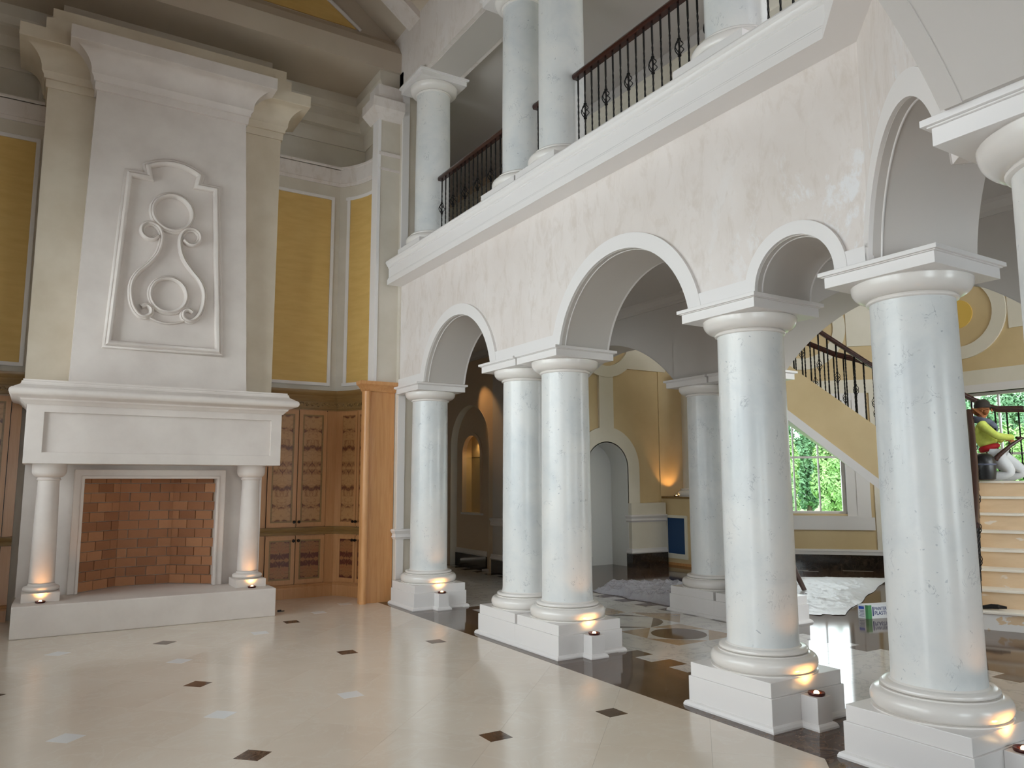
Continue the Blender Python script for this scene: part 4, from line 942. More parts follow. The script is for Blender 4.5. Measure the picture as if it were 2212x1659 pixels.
# curved cabinet
cc = thing('cabinet', 'curved wooden cabinet beside the rounded end panel', 'cabinet', (3.6, 10.5, 0), 'built-in wooden cabinets')
RC = 0.95
def capath(t0, t1, r=RC, n=10): return wallarc(r, radians(t0), radians(t1), n)
obj('body', MB().sweep(capath(43.2, 0)+[(3.95, 9.96)], [(0, 0), (0, 2.66), (-0.045, 2.66), (-0.045, 0)], side=1), HONEYD, cc, smooth=30)
def curved_door(t0, t1, z0, z1, bm__, kt, kz):
    s_ = 2.9; 
    mb = MB()
    for a, b in ((t0-.2, t0-s_), (t1+s_, t1+.2)): mb.sweep(capath(a, b, RC, 3), [(0, z0+.003), (.022, z0+.003), (.022, z1-.003), (0, z1-.003)], side=1)
    for a, b in ((z0+.003, z0+.055), (z1-.055, z1-.003)): mb.sweep(capath(t0-s_, t1+s_, RC, 8), [(0, a), (.022, a), (.022, b), (0, b)], side=1)
    d = obj('door', mb, HONEYD, cc, smooth=30)
    mid = radians((t0+t1)/2); c = (3.0+RC*cos(mid), 10.25+RC*sin(mid), (z0+z1)/2)
    p = obj('veneer_panel', MB().sweep(capath(t0-s_, t1+s_, RC, 8), [(0, z0+.055), (.010, z0+.055), (.010, z1-.055), (0, z1-.055)], side=1), bm__, d, origin=c, smooth=30)
    # turn the panel's object axes so that the veneer mirrors about its own middle
    rz = mid-pi/2; R_ = Matrix.Rotation(-rz, 4, 'Z'); p.data.transform(R_); p.rotation_euler = (0, 0, rz)
    a = radians(kt); kp = Vector((3.0+(RC-.022)*cos(a), 10.25+(RC-.022)*sin(a), kz))
    k_ = obj('knob', MB().lathe([(0.006, 0), (0.011, .004), (0.010, .016), (0.019, .024), (0.022, .034), (0.015, .044), (0.003, .047)], 14), KNOB, d)
    k_.matrix_local = Matrix.Translation(kp-world_loc(d)) @ Vector((-cos(a), -sin(a), 0)).to_track_quat('Z', 'Y').to_matrix().to_4x4()
for t0, t1, kt in ((39, 18.2, 20), (17.8, -3, 16)):
    curved_door(t0, max(t1, -2), 0.985, 2.625, BURL, kt, 1.05); curved_door(t0, max(t1, -2), 0.20, 0.855, BURLR, kt, 0.79)
obj('dark_gap', MB().sweep(capath(18.25, 17.75, RC, 1), [(0, .2), (.002, .2), (.002, 2.62), (0, 2.62)], side=1), KNOB, cc)  # shade of the curved door gap, laid on as a dark strip
obj('mid_rail', MB().sweep(capath(43.2, 0)+[(3.95, 9.96)], [(0, .865), (.02, .87), (.025, .90), (.012, .92), (.028, .945), (.03, .97), (0, .975)], side=1), OLIVE, cc, smooth=30)
obj('toe_board', MB().sweep(capath(43.2, 0)+[(3.95, 9.96)], [(0, 0), (.03, 0), (.03, .13), (.022, .15), (.028, .165), (.012, .185), (0, .19)], side=1), HONEYD, cc, smooth=30)
# cornices over the cabinets with a carved strip
copro = [(-0.04, 2.64), (0.01, 2.64), (0.012, 2.66), (0.02, 2.665), (0.02, 2.765), (0.028, 2.77), (0.035, 2.80), (0.05, 2.82), (0.06, 2.85), (0.085, 2.875), (0.095, 2.90), (0.095, 2.925), (-0.04, 2.93)]
cpth = [(2.61, CY)]+capath(43.2, 0)+[(3.95, 9.96)]
def swirl_strip(pathpts, parent):
    """carved scrollwork: little raised curls following the strip"""
    P = [Vector(p) for p in pathpts]; mb = MB(); L = 0; pitch = 0.075
    seg = []
    for i in range(len(P)-1):
        d = P[i+1]-P[i]; n = max(1, int(d.length/0.01))
        for k in range(n): seg.append((P[i]+d*k/n, d.normalized()))
    step = 0.0; last = -1
    for p, d in seg:
        L += 0.01
        if L-step >= pitch:
            step = L; up = 1 if int(L/pitch) % 2 else -1
            nrm = Vector((d.y, -d.x)); pts = []
            for k in range(12):
                a = k*0.62; r = 0.034*(1-k/15.0)
                q = p+d*(r*cos(a)*up)+nrm*0.024; pts.append((q.x, q.y, 2.715+up*0.004+r*sin(a)))
            mb.tube(pts, 0.0048, 4)
    return obj('carved_scrolls', mb, CARVE, parent)
ct = thing('cabinet_cornice', 'olive-brown cornice with a carved scroll strip over the cabinets right of the fireplace', 'cornice', (3.3, CY, 2.64))
obj('moulding', MB().sweep(cpth, copro, side=1), OLIVE, ct, smooth=25); swirl_strip(cpth, ct)
ct2 = thing('cabinet_cornice', 'olive-brown carved cornice over the cabinet at the left picture edge', 'cornice', (-0.8, CY, 2.64))
obj('moulding', MB().sweep([(-1.3, CY), (-0.21, CY)], copro, side=1), OLIVE, ct2, smooth=25); swirl_strip([(-1.3, CY), (-0.2, CY)], ct2)
# end panel with rounded post
ep = thing('cabinet_end_panel', 'tall honey-coloured wooden end panel with a rounded post and crown, beside the first column', 'panel', (4.0, 9.93, 0))
obj('panel', MB().box(3.80, 4.19, 9.92, 9.95, 0.0, 2.84), HONEY, ep)
obj('post', MB().lathe([(0.048, 0), (0.048, 2.84)], 24, (3.775, 9.905, 0)).box(3.735, 3.80, 9.92, 9.99, 0, 2.84), HONEY, ep, smooth=40)
obj('crown', MB().sweep([(4.19, 9.90), (3.74, 9.90), (3.74, 10.0)], [(-.05, 2.84), (0.01, 2.84), (0.02, 2.86), (0.055, 2.91), (0.085, 2.93), (0.09, 2.96), (0.09, 2.975), (-.05, 2.975)], side=-1), HONEY, ep, smooth=25)
tag(obj('door_stop', MB().box(2.655, 2.70, 9.88, 9.90, 0, 0.022).box(2.70, 2.74, 9.885, 9.895, 0, 0.010), IRON, origin=(2.69, 9.89, 0)), 'tiny black clip lying on the floor by the hearth corner', 'clip')

# ================================================================== BALCONY RAILINGS
def bar_mesh():
    mb = MB(); N = 14
    for i in range(N):     # lightly twisted square bar, 1 m long
        pass
    v = []; f = []; n = 30
    for i in range(n+1):
        z = i/n; tw = 0.0 if (z < .18 or z > .82) else (z-.18)/.64*pi*5
        if z >= .82: tw = pi*5
        for k in range(4):
            a = tw+pi/4+k*pi/2; v.append((0.0095*cos(a), 0.0095*sin(a), z))
    for i in range(n):
        for k in range(4): a = 4*i+k; b = 4*i+(k+1)%4; f.append((a, b, b+4, a+4))
    return MB().add(v, f)
def basket_mesh():
    mb = MB()
    for k in range(4):
        pts = []
        for i in range(9):
            t = i/8; r = 0.008+0.032*sin(pi*t); a = k*pi/2+t*pi*0.9
            pts.append((r*cos(a), r*sin(a), (t-.5)*0.13))
        mb.tube(pts, 0.0048, 4)
    mb.lathe([(0.006, -.085), (0.016, -.078), (0.016, -.066), (0.007, -.058)], 8).lathe([(0.007, .058), (0.016, .066), (0.016, .078), (0.006, .085)], 8)
    return mb
_t = obj('baluster', bar_mesh(), IRON); BAR = _t.data; bpy.data.objects.remove(_t)
_t = obj('basket', basket_mesh(), IRON); BASK = _t.data; bpy.data.objects.remove(_t)
RAILP = [(-0.028, -0.03), (0.028, -0.03), (0.034, -0.012), (0.034, 0.005), (0.026, 0.02), (0.012, 0.028), (-0.012, 0.028), (-0.026, 0.02), (-0.034, 0.005), (-0.034, -0.012)]
def rail3(pts, prof=RAILP):
    """handrail along 3-D points, profile across / up"""
    P = [Vector(p) for p in pts]; v = []; f = []; K = len(prof); N = len(P)
    for i in range(N):
        t = (P[min(i+1, N-1)]-P[max(i-1, 0)]); h_ = Vector((t.x, t.y, 0)).normalized(); s_ = Vector((h_.y, -h_.x, 0))
        for a, b in prof: v.append(P[i]+s_*a+Vector((0, 0, b)))
    for i in range(N-1):
        for k in range(K): a = i*K+k; b = i*K+(k+1)%K; f.append((a, b, b+K, a+K))
    f += [tuple(range(K)), tuple(reversed(range((N-1)*K, N*K)))]
    return MB().add(v, f)
def baluster(parent, x, y, z0, z1, basket, bz=None, rot=0.0, th=1.0):
    b = bpy.data.objects.new('baluster', BAR); COL.objects.link(b); b.parent = parent
    b.location = Vector((x, y, z0))-world_loc(parent); b.scale = (th, th, z1-z0)
    if basket:
        k = bpy.data.objects.new('basket', BASK); COL.objects.link(k); k.parent = b
        k.location = (0, 0, ((bz if bz else z0+(z1-z0)*.42)-z0)/(z1-z0)); k.scale = (1/th*1.05, 1/th*1.05, 1.05/(z1-z0))
    return b
def balcony_rail(y0, y1, label, first, x=CX):
    r = thing('balcony_railing', label, 'railing', (x, (y0+y1)/2, 4.70), 'black iron railings of the balcony')
    obj('handrail', rail3([(x, y0, 5.775), (x, y1, 5.775)], [(a*1.15, b*1.25) for a, b in RAILP]), MAHOG, r, smooth=40)
    y = y1-0.06; i = 0
    while y > y0+0.03:
        baluster(r, x, y, 4.70, 5.745, (i+first) % 3 == 0, 5.33); y -= 0.112; i += 1
balcony_rail(7.30, 9.16, 'farthest balcony railing, between the whole column and the pair', 0)
balcony_rail(6.50, 6.765, 'short railing between the two paired balcony columns', 1)
balcony_rail(4.12, 6.02, 'longest visible balcony railing with mahogany handrail and basket balusters', 2)
balcony_rail(2.80, 3.62, 'balcony railing at the top edge beyond the upper right column foot', 1)

# ================================================================== STAIRCASE
u = Vector((0.905, 0.425)); w = Vector((0.425, -0.905)); O = Vector((8.83, 4.63))
def st(d, s, z): p = O+u*d+w*s; return (p.x, p.y, z)
def sbox(d0, d1, s0, s1, z0, z1): return MB().add([st(d0,s0,z0), st(d1,s0,z0), st(d1,s1,z0), st(d0,s1,z0), st(d0,s0,z1), st(d1,s0,z1), st(d1,s1,z1), st(d0,s1,z1)], [(0,3,2,1),(4,5,6,7),(0,1,5,4),(1,2,6,5),(2,3,7,6),(3,0,4,7)])
sc = thing('staircase', 'unfinished wooden staircase rising behind the last columns and curving up to the left', 'staircase', st(1.0, 0.6, 0))
run, ris = 0.27, 0.2
for i in range(8):
    s0 = -0.10 if i == 0 else (-0.02 if i < 3 else 0.02)
    obj('riser', sbox(run*i, run*i+.02, s0, 1.25, ris*i, ris*(i+1)-.028), RISERM, sc)
    if i < 7: obj('tread', sbox(run*i-.025, run*(i+1)+.02, s0-.0, 1.25, ris*(i+1)-.03, ris*(i+1)), TREADM, sc, bevel=0.008)
    else: obj('landing', sbox(run*i-.025, 3.35, -1.0, 1.9, 1.57, 1.6), TREADM, sc)
obj('landing_base', sbox(run*7+.02, 3.35, -0.9, 1.9, 1.25, 1.57), TAN, sc)
obj('side_wall', MB().prism_xf([(-0.05, 0), (run*7+.3, 0), (run*7+.3, 1.60), (run*7, 1.68), (-0.02, 0.28)], -0.14, -0.02, lambda a, d, z: st(a, d, z)), TAN, sc)
obj('side_wall', MB().prism_xf([(-0.05, 0), (3.35, 0), (3.35, 1.57), (run*7, 1.60), (-0.02, 0.22)], 1.25, 1.33, lambda a, d, z: st(a, d, z)), TAN, sc)
# second flight: curving to the left round an arc centred near the bay
def pol(az, D, z): a = radians(az); return (D*sin(a), D*cos(a), z)
def ztop(az): return 1.6+12*(0.0658+0.01469*(57.08-az))
def zbot(az): return 1.6+12*(0.0029+0.01522*(57.12-az))
azs = [58.6-i*0.5 for i in range(28)]
def strip(D0, D1, zf0, zf1):
    v = []; f = []
    for a in azs: v += [pol(a, D0, zf0(a)), pol(a, D1, zf0(a)), pol(a, D1, zf1(a)), pol(a, D0, zf1(a))]
    for i in range(len(azs)-1):
        for k in range(4): p = 4*i+k; q = 4*i+(k+1)%4; f.append((p, q, q+4, p+4))
    f += [(0,1,2,3), tuple(reversed(range(4*len(azs)-4, 4*len(azs))))]
    return MB().add(v, f)
obj('stringer', strip(12.0, 12.09, zbot, ztop), TAN, sc, smooth=40)
obj('stringer_trim', strip(11.96, 12.10, lambda a: zbot(a)-0.15, zbot), TRIM, sc, smooth=40)
obj('stringer', strip(13.3, 13.38, zbot, ztop), TAN, sc, smooth=40)
obj('soffit', strip(12.08, 13.35, lambda a: zbot(a)-0.13, lambda a: zbot(a)-0.05), TRIM, sc, smooth=40)
az = 58.2; i = 0
while az > 45.5:
    zt = ztop(az)-0.22
    v = [pol(az, 12.09, zt-.03), pol(az, 13.3, zt-.03), pol(az-1.16, 13.3, zt-.03), pol(az-1.16, 12.09, zt-.03), pol(az, 12.09, zt), pol(az, 13.3, zt), pol(az-1.16, 13.3, zt), pol(az-1.16, 12.09, zt)]
    obj('tread', MB().add(v, [(0,3,2,1),(4,5,6,7),(0,1,5,4),(1,2,6,5),(2,3,7,6),(3,0,4,7)]), TREADM, sc)
    az -= 1.136
def stair_rail(label, group='black iron railings of the stair', loc=(0, 0, 0)):
    return thing('stair_railing', label, 'railing', loc, group)
ra = stair_rail('iron stair railing on the near side of the curved upper flight', loc=pol(54, 12.04, 2.0))
za = lambda a: 1.6+12*(0.1376+0.01444*(57.13-a))
obj('handrail', rail3([pol(a, 12.04, za(a)) for a in azs], [(x*1.1, y*1.5) for x, y in RAILP]), MAHOG, ra, smooth=40)
az = 57.75; i = 0
while az > 45.6:
    p = pol(az, 12.04, 0); baluster(ra, p[0], p[1], ztop(az)-.02, za(az)-.03, i % 2 == 1, None, th=1.25); az -= 0.56; i += 1
rb = stair_rail('iron stair railing on the far side of the curved flight and landing', loc=pol(56, 13.2, 2.0))
eb = [(65.6, .0775), (64.2, .0787), (63.6, .083), (62.4, .097), (60, .116), (57, .1385), (56.3, .145), (54.8, .154), (52.9, .1715), (50, .197), (47, .226)]
def Db(a): return 13.0+(57-a)*0.05 if a < 57 else 13.0
pb = [pol(a, Db(a), 1.6+e*Db(a)) for a, e in eb]
obj('handrail', rail3(pb, [(x*1.1, y*1.6) for x, y in RAILP]), MAHOG, rb, smooth=40)
def eb_at(a):
    for (a0, e0), (a1, e1) in zip(eb, eb[1:]):
        if a1 <= a <= a0: return e0+(e1-e0)*(a0-a)/(a0-a1)
    return eb[-1][1]
a = 65.3; i = 0
while a > 47.2:
    D = Db(a); p = pol(a, D, 0); zr = 1.6+eb_at(a)*D
    zb_ = 1.62 if a > 58.5 else min(ztop(a)-.25, zr-.55)
    baluster(rb, p[0], p[1], zb_, zr-.03, i % 3 == 1, None, th=1.25); a -= 0.62; i += 1
rc = stair_rail('mahogany handrail of the lower flight seen end-on beside the fourth column', loc=st(0, -0.08, 0.2))
pc_ = [st(-0.02, 0.03, 1.12), st(0.3, 0.03, 1.30), st(0.9, 0.03, 1.74), st(1.5, 0.01, 2.19), st(1.95, -0.02, 2.52)]
obj('handrail', rail3(pc_, [(x*1.2, y*1.3) for x, y in RAILP]), MAHOG, rc, smooth=40)
for i in range(13):
    d = 0.0+0.15*i; p = st(d, 0.03, 0); baluster(rc, p[0], p[1], 0.26+0.735*d, 1.10+0.735*d, i % 3 == 1, th=1.15)

# ---- dark wooden stool hidden behind the third column, one splayed leg in view
sl = thing('stool', 'dark brown wooden stool, one splayed leg showing beside the third column', 'stool', (9.02, 7.58, 0))
obj('seat', MB().box(8.80, 9.24, 7.38, 7.80, 0.68, 0.72), DARKWOOD, sl, bevel=0.01)
for dx, dy in ((0.38, -0.30), (-0.30, -0.30), (0.30, 0.30), (-0.30, 0.30)):
    a0 = Vector((9.02+dx*.45, 7.58+dy*.45, 0.68)); b0 = Vector((9.02+dx*.72, 7.58+dy*.72, 0.30)); c0 = Vector((9.02+dx*1.0, 7.58+dy*1.0, 0.0))
    obj('leg', MB().tube([a0, b0, c0], [0.045, 0.042, 0.032], 6), DARKWOOD, sl, smooth=30)

# ---- painter's plastic carton
bx = thing('carton', 'white and green carton of painter plastic standing on the dark hall floor', 'box', (8.38, 5.653, 0))
du = Vector((0.965, -0.262)).normalized(); dv = Vector((-0.262, 0.965)).normalized() * -1
dl_ = Vector((8.352-8.38, 5.763-5.653)).normalized()
def bp(a, b, z): q = Vector((8.38, 5.653))+du*a+dl_*b; return (q.x, q.y, z)
def bbox(a0, a1, b0, b1, z0, z1): return MB().add([bp(a0,b0,z0), bp(a1,b0,z0), bp(a1,b1,z0), bp(a0,b1,z0), bp(a0,b0,z1), bp(a1,b0,z1), bp(a1,b1,z1), bp(a0,b1,z1)], [(0,3,2,1),(4,5,6,7),(0,1,5,4),(1,2,6,5),(2,3,7,6),(3,0,4,7)])
CARD = mk('white_carton', S(226, 228, 230), 0.5); GREEN = mk('green_carton_print', S(70, 140, 84), 0.5); NAVY = mk('navy_print', S(36, 52, 110), 0.5); BLU = mk('blue_print', S(40, 80, 180), 0.5)
obj('carton_body', bbox(0, 0.46, 0, 0.115, 0, 0.155), CARD, bx)
obj('lid_flap', bbox(-0.005, 0.46, -0.004, 0.12, 0.155, 0.16), CARD, bx)
obj('green_corner', bbox(-0.001, 0.05, -0.001, 0.03, 0, 0.154), GREEN, bx)
obj('blue_label', bbox(-0.0015, 0, 0.045, 0.105, 0.105, 0.138), BLU, bx)
mb = MB()
for i in range(5):
    q = bbox(-0.0015, 0, 0.045, 0.100-0.008*(i % 2), 0.088-0.016*i, 0.093-0.016*i); mb.add(q.v, q.f)
obj('small_print', mb, NAVY, bx)
obj('navy_bar', bbox(0.062, 0.078, -0.0015, 0, 0.03, 0.135), NAVY, bx)
def text(name, body, size, parent, mat, loc, rotm, sx=1.0):
    cu_ = bpy.data.curves.new(name, 'FONT'); cu_.body = body; cu_.size = size; cu_.extrude = 0.0004; cu_.resolution_u = 3; cu_.offset = size*0.012
    t = bpy.data.objects.new(name, cu_); COL.objects.link(t)
    bpy.context.view_layer.update()
    me = bpy.data.meshes.new_from_object(t.evaluated_get(bpy.context.evaluated_depsgraph_get()))
    bpy.data.objects.remove(t)
    me.transform(Matrix.Scale(sx, 4, Vector((1, 0, 0)))); me.materials.clear(); me.materials.append(mat)
    o = bpy.data.objects.new(name, me); COL.objects.link(o); o.parent = parent
    o.matrix_local = Matrix.Translation(Vector(loc)-world_loc(parent)) @ rotm
    return o
rotm = Matrix((Vector((du.x, du.y, 0)), Vector((0, 0, 1)), Vector((du.y, -du.x, 0)))).transposed().to_4x4()
text('lettering', "PAINTER'S", 0.052, bx, NAVY, bp(0.088, -0.0012, 0.094), rotm, 0.86)
text('lettering', "PLASTIC", 0.062, bx, NAVY, bp(0.088, -0.0012, 0.040), rotm, 0.92)

# ---- plastic sheeting: crumpled height-field cloth
def sheet(name, corners, nu, nv, amp, seed, mat, label, edge=0.10, base=0.004, freq=3.0, hump=0.0):
    random.seed(seed); A, B, C_, D_ = [Vector(c) for c in corners]; v = []; f = []
    for j in range(nv+1):
        for i in range(nu+1):
            s_ = i/nu; t = j/nv
            p = (A*(1-s_)+B*s_)*(1-t)+(D_*(1-s_)+C_*s_)*t
            wob = noise.noise(Vector((s_*4+seed, t*4, 1.3)))*edge; wob2 = noise.noise(Vector((s_*4, t*4+seed, 7.1)))*edge
            q = Vector((p.x+wob, p.y+wob2, 0))
            qs = Vector((q.x*0.45+q.y*0.9, q.x*0.9*2.2-q.y*0.45*2.2, 0))          # folds run diagonally
            n1 = noise.noise(q*freq*.6+Vector((seed, 0, 0))); n2 = 1-abs(noise.noise(qs*freq*.8+Vector((0, seed, 3)))*2); n3 = 1-abs(noise.noise(qs*freq*2.2+Vector((4, seed, 1)))*2)
            e = min(1, min(s_, 1-s_)*7, min(t, 1-t)*7); e = e*e*(3-2*e)
            z = base+e*(amp*(0.35+0.55*n1+0.30*n2**3+0.14*n3**4)+hump*sin(pi*s_)**.6*sin(pi*t)**.6)+0.004*max(0, n3)
            v.append((q.x, q.y, max(0.003, z)))
    for j in range(nv):
        for i in range(nu): a = j*(nu+1)+i; f.append((a, a+1, a+nu+2, a+nu+1))
    c = sum((Vector(c) for c in corners), Vector((0, 0)))/4
    o = obj(name, MB().add(v, f), mat, origin=(c.x, c.y, 0), smooth=180, recalc=False)
    return tag(o, label, 'plastic sheet')
sheet('plastic_sheet', [(7.03, 7.42), (7.03, 9.25), (8.05, 9.55), (8.6, 7.6)], 130, 90, 0.11, 3, FILM, 'crumpled clear plastic sheet in a low heap left of the inner column pair', hump=0.075, freq=2.8)
sheet('plastic_sheet', [(7.95, 6.3), (8.35, 5.95), (12.1, 7.75), (10.55, 9.0)], 80, 150, 0.07, 9, FILM_GLARE, 'bright white plastic sheet spread under the window in the hall', hump=0.015, freq=2.2)
gl_ = MB(); 
for i in range(5):
    gl_.tube([st(0.06+.02*i, 0.02+0.012*i, .225), st(0.10, 0.12+.015*i, .238), st(0.12+.012*i, 0.26-.01*i, .232)], [0.018, 0.026, 0.014], 8)
gv = obj('glove', gl_, IRON, origin=st(0.1, 0.12, 0.2), smooth=60); tag(gv, 'black work glove lying on the bottom stair tread', 'glove')

# ================================================================== KNEELING PERSON
SKIN = mk('tanned_skin', S(196, 128, 84), 0.5); LIME = simple('lime_jumper', S(196, 208, 92), S(208, 220, 108), 30, 0.85, bump=0.2)
RED = mk('red_waistband', S(176, 18, 30), 0.7); TROUS = simple('pale_grey_trousers', S(196, 198, 200), S(210, 212, 214), 8, 0.8)
HAIR = simple('brown_hair', S(150, 92, 44), S(118, 66, 30), 60, 0.8, bump=0.5); CAPC = mk('dark_cap', S(48, 40, 34), 0.8); SCARF = simple('blue_grey_scarf', S(70, 76, 96), S(100, 104, 122), 14, 0.8); BOOT = mk('black_boot', S(28, 28, 30), 0.3)
GLOVEM = mk('dark_brown_glove', S(62, 34, 26), 0.6)
PAZ = 63.85; PD = 12.05
fx_ = Vector((cos(radians(PAZ)), -sin(radians(PAZ)), 0)); bk_ = Vector((sin(radians(PAZ)), cos(radians(PAZ)), 0)); PO = Vector(pol(PAZ, PD, 1.6))
def pp(f, z, b=0.0): return PO+fx_*f+bk_*b+Vector((0, 0, z))     # f: towards picture right, b: away from the camera
def skin(name, chains, mat, parent, sub=2):
    """chains: list of [(point, radius), ...]; first point of later chains may repeat an earlier point to branch"""
    vs_, es, rs = [], [], []
    def idx(p):
        for i, q in enumerate(vs_):
            if (q-p).length < 1e-5: return i
        return None
    for ch in chains:
        prev = None
        for p, r in ch:
            p = Vector(p); i = idx(p)
            if i is None: vs_.append(p); rs.append(r); i = len(vs_)-1
            if prev is not None and prev != i: es.append((prev, i))
            prev = i
    me = bpy.data.meshes.new(name); off_ = world_loc(parent) if parent is not None else Vector((0, 0, 0))
    me.from_pydata([v-off_ for v in vs_], es, [])
    o = bpy.data.objects.new(name, me); COL.objects.link(o)
    md = o.modifiers.new('skin', 'SKIN'); md.use_smooth_shade = True
    for i, r in enumerate(rs):
        rr = r if isinstance(r, tuple) else (r, r)
        me.skin_vertices[0].data[i].radius = rr
    me.skin_vertices[0].data[0].use_root = True
    s2 = o.modifiers.new('sub', 'SUBSURF'); s2.levels = sub; s2.render_levels = sub
    bpy.context.view_layer.update()
    m2 = bpy.data.meshes.new_from_object(o.evaluated_get(bpy.context.evaluated_depsgraph_get()))
    m2.name = name; bpy.data.objects.remove(o)
    for p in m2.polygons: p.use_smooth = True
    m2.materials.clear(); m2.materials.append(mat)
    o = bpy.data.objects.new(name, m2); COL.objects.link(o)
    if parent is not None: o.parent = parent
    return o
per = thing('person', 'person kneeling on the stair landing in lime jumper, red waistband, pale trousers, dark cap', 'person', tuple(PO))
pel = pp(-0.03, 0.40)
# one continuous body: pelvis, spine, neck, head, arms, legs
knn, knf = pp(0.17, 0.10, -0.10), pp(0.33, 0.10, 0.16)
body = [[(pel, 0.13), (pp(-0.07, 0.52), 0.125), (pp(-0.12, 0.64), 0.14), (pp(-0.16, 0.75), 0.125), (pp(-0.14, 0.82), 0.06), (pp(-0.11, 0.87), 0.055)],
    [(pel, 0.13), (pp(0.03, 0.30, -0.10), 0.105), (pp(0.11, 0.18, -0.11), 0.10), (knn, 0.085), (pp(0.05, 0.06, -0.11), 0.07), (pp(-0.14, 0.06, -0.11), 0.06)],
    [(pel, 0.13), (pp(0.09, 0.30, 0.11), 0.105), (pp(0.22, 0.19, 0.15), 0.10), (knf, 0.085), (pp(0.2, 0.06, 0.16), 0.07), (pp(-0.02, 0.06, 0.15), 0.06)]]
trou = skin('trousers', body[1:2]+body[2:3], TROUS, per)
ARM = [[(pp(-0.16, 0.75), 0.125), (pp(-0.12, 0.74, -0.17), 0.062), (pp(0.03, 0.585, -0.20), 0.052), (pp(0.14, 0.565, -0.16), 0.045), (pp(0.235, 0.56, -0.12), 0.038)],
       [(pp(-0.16, 0.75), 0.125), (pp(-0.14, 0.74, 0.17), 0.062), (pp(0.0, 0.56, 0.20), 0.052), (pp(0.12, 0.54, 0.12), 0.042)]]
skin('jumper', [[(pp(-0.05, 0.46), 0.135)]+body[0][1:4]]+ARM, LIME, per)
skin('waistband', [[(pp(-0.035, 0.39), 0.138), (pp(-0.055, 0.44), 0.142), (pp(-0.065, 0.485), 0.135)]], RED, per)
hc = pp(-0.075, 0.945)
hd_ = skin('head', [[(pp(-0.15, 0.80), 0.055), (pp(-0.115, 0.86), 0.052), (pp(-0.085, 0.91), 0.082), (pp(-0.09, 0.985), 0.085), (pp(-0.09, 1.03), 0.05)], [(pp(-0.085, 0.91), 0.082), (pp(-0.03, 0.885), 0.045)]], SKIN, per)
obj('nose', MB().lathe([(0.004, -.012), (0.012, -.006), (0.011, .006), (0.004, .03)], 10, tuple(pp(0.008, 0.93))), SKIN, hd_, smooth=60)
for b in (-0.034, 0.034):
    obj('eye', MB().lathe([(0.002, -.008), (0.008, -.003), (0.008, .003), (0.002, .008)], 10, tuple(pp(-0.008, 0.955, b))), mk('eye_dark', S(30, 24, 20), 0.3) if b < 0 else bpy.data.materials['eye_dark'], hd_, smooth=60)
    obj('ear', MB().lathe([(0.004, -.03), (0.014, -.015), (0.016, .01), (0.005, .03)], 10, tuple(pp(-0.095, 0.94, b*2.55))), SKIN, hd_, smooth=60)
obj('mouth', MB().tube([pp(0.004, 0.897, -0.02), pp(0.012, 0.896, 0), pp(0.004, 0.897, 0.02)], 0.005, 6), RED, hd_, smooth=60)
skin('hair', [[(pp(-0.10, 0.975), 0.086), (pp(-0.145, 0.93), 0.075), (pp(-0.175, 0.865), 0.06)], [(pp(-0.10, 0.975), 0.086), (pp(-0.07, 0.92, -0.055), 0.04), (pp(-0.045, 0.875, -0.045), 0.035)]], HAIR, hd_)
obj('cap', MB().lathe([(0.004, 0.105), (0.05, 0.098), (0.088, 0.065), (0.10, 0.02), (0.10, -0.012), (0.094, -0.012)], 24, tuple(pp(-0.095, 0.985))), CAPC, hd_, smooth=60)
obj('cap_brim', MB().add([tuple(pp(-0.10+0.105*cos(t), 0.985, 0.10*sin(t))) for t in [i*pi/8-pi/2 for i in range(9)]]+[tuple(pp(-0.08+0.19*cos(t), 0.968, 0.105*sin(t))) for t in [i*pi/8-pi/2 for i in range(9)]], [(i, i+1, i+10, i+9) for i in range(8)]), CAPC, hd_, smooth=60)
skin('scarf', [[(pp(-0.21, 0.83, -0.06), 0.045), (pp(-0.10, 0.79, -0.12), 0.05), (pp(0.0, 0.76, -0.08), 0.055), (pp(0.03, 0.70, -0.03), 0.045), (pp(0.03, 0.62, -0.03), 0.022)], [(pp(-0.21, 0.83, -0.06), 0.045), (pp(-0.2, 0.82, 0.08), 0.045), (pp(-0.08, 0.79, 0.1), 0.045), (pp(0.0, 0.76, -0.08), 0.055)]], SCARF, per)
for b, sx in ((-0.11, -0.02), (0.15, 0.1)):
    skin('boot', [[(pp(sx-0.02, 0.065, b), 0.062), (pp(sx-0.14, 0.07, b), 0.06), (pp(sx-0.22, 0.10, b), 0.055), (pp(sx-0.245, 0.03, b), 0.03)]], BOOT, per)
def hand(c, mat, d, up, nm):
    """palm with four bent fingers and a thumb; d: pointing direction, up: back-of-hand normal"""
    d = Vector(d).normalized(); up = Vector(up).normalized(); s_ = d.cross(up); c = Vector(c); ch = []
    ch.append([(c, (0.026, 0.018)), (c+d*0.045, (0.034, 0.018)), (c+d*0.075, (0.034, 0.016))])
    for k, L in zip((-1.5, -0.5, 0.5, 1.5), (0.05, 0.062, 0.058, 0.044)):
        b = c+d*0.075; p1 = b+s_*k*0.017+d*0.016; p2 = p1+d*L*0.55-up*0.012; p3 = p2-up*L*0.5+d*0.004
        ch.append([(b, (0.034, 0.016)), (p1, 0.0095), (p2, 0.009), (p3, 0.008)])
    t0 = c+d*0.02; ch.append([(c, (0.026, 0.018)), (t0-s_*0.035, 0.011), (t0-s_*0.048+d*0.03-up*0.02, 0.010), (t0-s_*0.035+d*0.05-up*0.035, 0.008)])
    return skin(nm, ch, mat, per, 1)
hand(pp(0.245, 0.558, -0.115), GLOVEM, fx_*1.0+Vector((0, 0, -0.1)), Vector((0, 0, 1)), 'hand')
